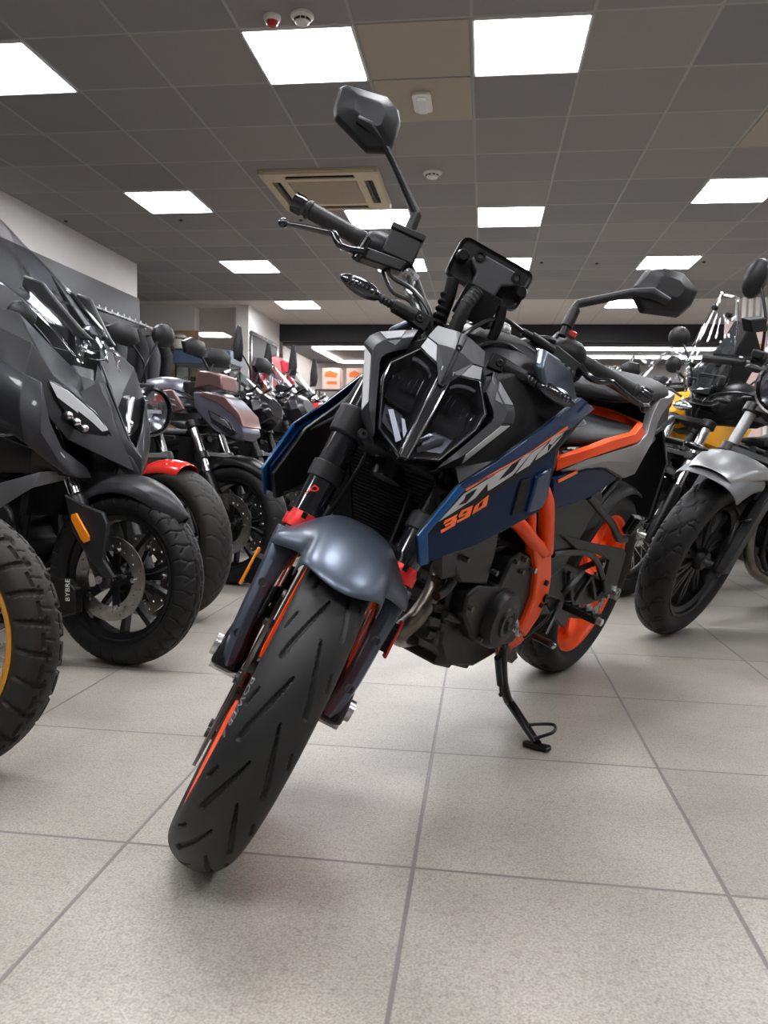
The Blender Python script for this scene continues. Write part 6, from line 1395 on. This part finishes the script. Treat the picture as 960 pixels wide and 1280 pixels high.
def body_F(b,M_,S,s_,bd):
    m=MB(); rows=[]; Rw=.32
    for i in range(10):
        a=R(lerp(31,-8,i/9)); rr=Rw+.062; w=.118
        rows.append([Vector((math.sin(a)*r,y,Rw+math.cos(a)*r)) for y,r in ((-w,rr-.075),(-w*.98,rr-.03),(-w*.6,rr),(0,rr+.006),(w*.6,rr),(w*.98,rr-.03),(w,rr-.075))])
    s_(m.grid(rows),'fender_lip','mid_grey',thick=.004,sub=1,smooth=60)
    P=PXF(M_,S)
    s_(MB().prism([P(x_,y_,y=-.24) for x_,y_ in ((925,397),(946,394),(948,411),(928,413))],(0,.04,0)),'brake_reservoir','matte_black',bevel=.006)
def body_H(b,M_,S,s_,bd):
    P=PXF(M_)
    MB().prism([P(x_,y_,y=-.17) for x_,y_ in ((828,539),(845,521),(872,514),(916,534),(916,552),(884,564),(850,556))],(0,.03,0)).build('tank_shroud','yellow_paint',b,bevel=.008)
    MB().prism([P(x_,y_,y=-.14) for x_,y_ in ((808,562),(824,566),(842,578),(838,584),(815,580))],(0,.03,0)).build('belly_panel','green_paint',b,bevel=.006)
def body_dummy(*a): pass
moto('black adventure motorcycle with gold wire-spoked wheel, cut off by the left edge',(-1.10,1.405),-6,lean=3,steer=2,Rw=.280,tw=.112,rimr=.212,rim='gold_anodised',wire=True,groove=block_groove,tyre='tread_brown',dside=(-1,),fork='usd',forkmat='satin_black',fender='graphite_matt',fender_arc=(20,-60),head='angular',screen=None,mir=None,hi=True,tyreq=2,gapz=.05)
moto('black touring scooter with tall clear windscreen and amber side reflector',(-1.09,2.24),-14,lean=3,steer=0,Rw=.272,tw=.108,rimr=.200,discr=.128,groove=G_TOUR,dside=(-1,1),fork='tele',forkmat='chrome',fender=None,head=None,mir=None,tank='graphite_matt',bar_w=1.06,body_fn=body_B,tyreq=1.6,caliper=False)
moto('retro roadster with red front fender and round headlight',(-1.215,2.93),-26,lean=0,steer=-2,Rw=.300,tw=.135,groove=G_ROAD,tyre='tread_brown',dside=(-1,),fork='tele',forkmat='chrome',fender='red_paint',fender_arc=(20,-80),fw=.15,gapz=.018,head='round',headw=.835,tank='maroon',seat='maroon',mir='round',bar_w=1.05,mir_h=.21,tyreq=1.4,stripe='maroon')
moto('bronze and violet grey sports naked motorcycle with pointed headlight',(-1.215,3.70),-22,lean=3,steer=0,Rw=.30,tw=.125,groove=G_ROAD,dside=(-1,1),fork='tele',forkmat='chrome',fender='satin_black',fender_arc=(50,-60),body_fn=body_D,head=None,headw=.86,tank='violet_grey',stripe='bronze_paint',mir='angular',bar_w=1.08,mir_h=.2,tank_z=1.05,tyreq=1.2)
moto('black motorcycle with small clear screen and large angular mirrors, behind the bronze one',(-1.2,4.62),-20,lean=3,Rw=.30,groove=G_ROAD,fork='tele',forkmat='satin_black',head='angular',tank='plastic_gloss',mir='angular',screen=(.15,.26,.12),mir_h=.24,bar_w=1.10,headw=.9)
moto('grey adventure motorcycle with silver hand guards on the left row',(-1.15,5.36),-20,lean=4,Rw=.31,groove=G_ROAD,fork='usd',forkmat='satin_black',head='angular',tank='graphite_paint',mir='spear',screen=(.15,.32,.14),hi=True,mir_h=.22,bar_w=1.22,headw=.95,bars='chrome')
moto('black and red touring motorcycle with clear windscreen, left row',(-1.15,6.1),-20,lean=4,Rw=.30,fork='usd',forkmat='satin_black',head='angular',tank='red_paint',mir='spear',screen=(.16,.36,.14),hi=True,mir_h=.22,bar_w=1.2,headw=.95)
moto('white and black touring motorcycle with clear windscreen, left row',(-1.1,6.85),-20,lean=4,Rw=.30,fork='usd',forkmat='satin_black',head='angular',tank='paper',mir='angular',screen=(.16,.36,.14),hi=True,mir_h=.22)
moto('yellow trimmed motorcycle at the far end of the left row',(-1.1,7.6),-20,lean=4,Rw=.30,fork='usd',forkmat='satin_black',head='angular',tank='yellow_paint',mir='oval',screen=(.16,.30,.14),hi=True)
# ---- right row
moto('silver naked motorcycle with big silver front fender, at the right edge',(.72,3.04),222,lean=16,steer=11,Rw=.32,tw=.12,rimr=.225,groove=G_SCORP,tyre='rubber',dside=(-1,),fork='tele',forkmat='silver_grey',fender='silver_paint',fender_arc=(27,-50),fw=.23,guard='graphite_matt',body_fn=body_F,head='round',headw=1.0,tank='silver_paint',mir='tall',bars='silver_paint',tyreq=1.6,nspoke=10,gapz=.075,hi=True,bar_w=1.16,bar_y=.44,mir_h=.24,tank_z=1.1)
moto('black adventure motorcycle with tall clear windscreen and black beak',(.68,3.82),218,lean=10,steer=4,Rw=.32,tw=.10,rimr=.235,rim='satin_black',wire=True,groove=G_ROAD,fork='tele',forkmat='chrome',fender='graphite_matt',fender_arc=(45,-60),head=None,headw=.98,tank='satin_black',mir='round',screen=None,hi=True,bar_w=1.16,tank_z=1.08,body_fn=body_G)
moto('yellow and green panelled motorcycle behind the tall windscreen bike',(.88,4.75),215,lean=8,steer=2,Rw=.31,fork='usd',forkmat='satin_black',head='angular',tank='yellow_paint',stripe='yellow_paint',mir='round',screen=(.16,.34,.16),headw=.98,bar_w=1.14,hi=True,body_fn=body_H)
moto('black touring motorcycle with clear screen, just behind the yellow panelled one',(.75,5.7),215,lean=8,Rw=.31,fork='usd',forkmat='satin_black',head='angular',headw=1.04,bar_w=1.22,tank='plastic_gloss',mir='angular',screen=(.19,.42,.14),hi=True)
moto('grey touring motorcycle with clear screen, farther down the right row',(.65,6.6),215,lean=8,Rw=.31,fork='usd',forkmat='satin_black',head='angular',tank='silver_grey',mir='angular',headw=1.08,bar_w=1.25,screen=(.19,.46,.14),hi=True)
moto('white screened motorcycle at the far end of the right row',(.6,7.5),215,lean=8,Rw=.31,fork='usd',forkmat='satin_black',head='angular',tank='paper',mir='round',headw=1.08,bar_w=1.25,screen=(.19,.46,.14),hi=True)
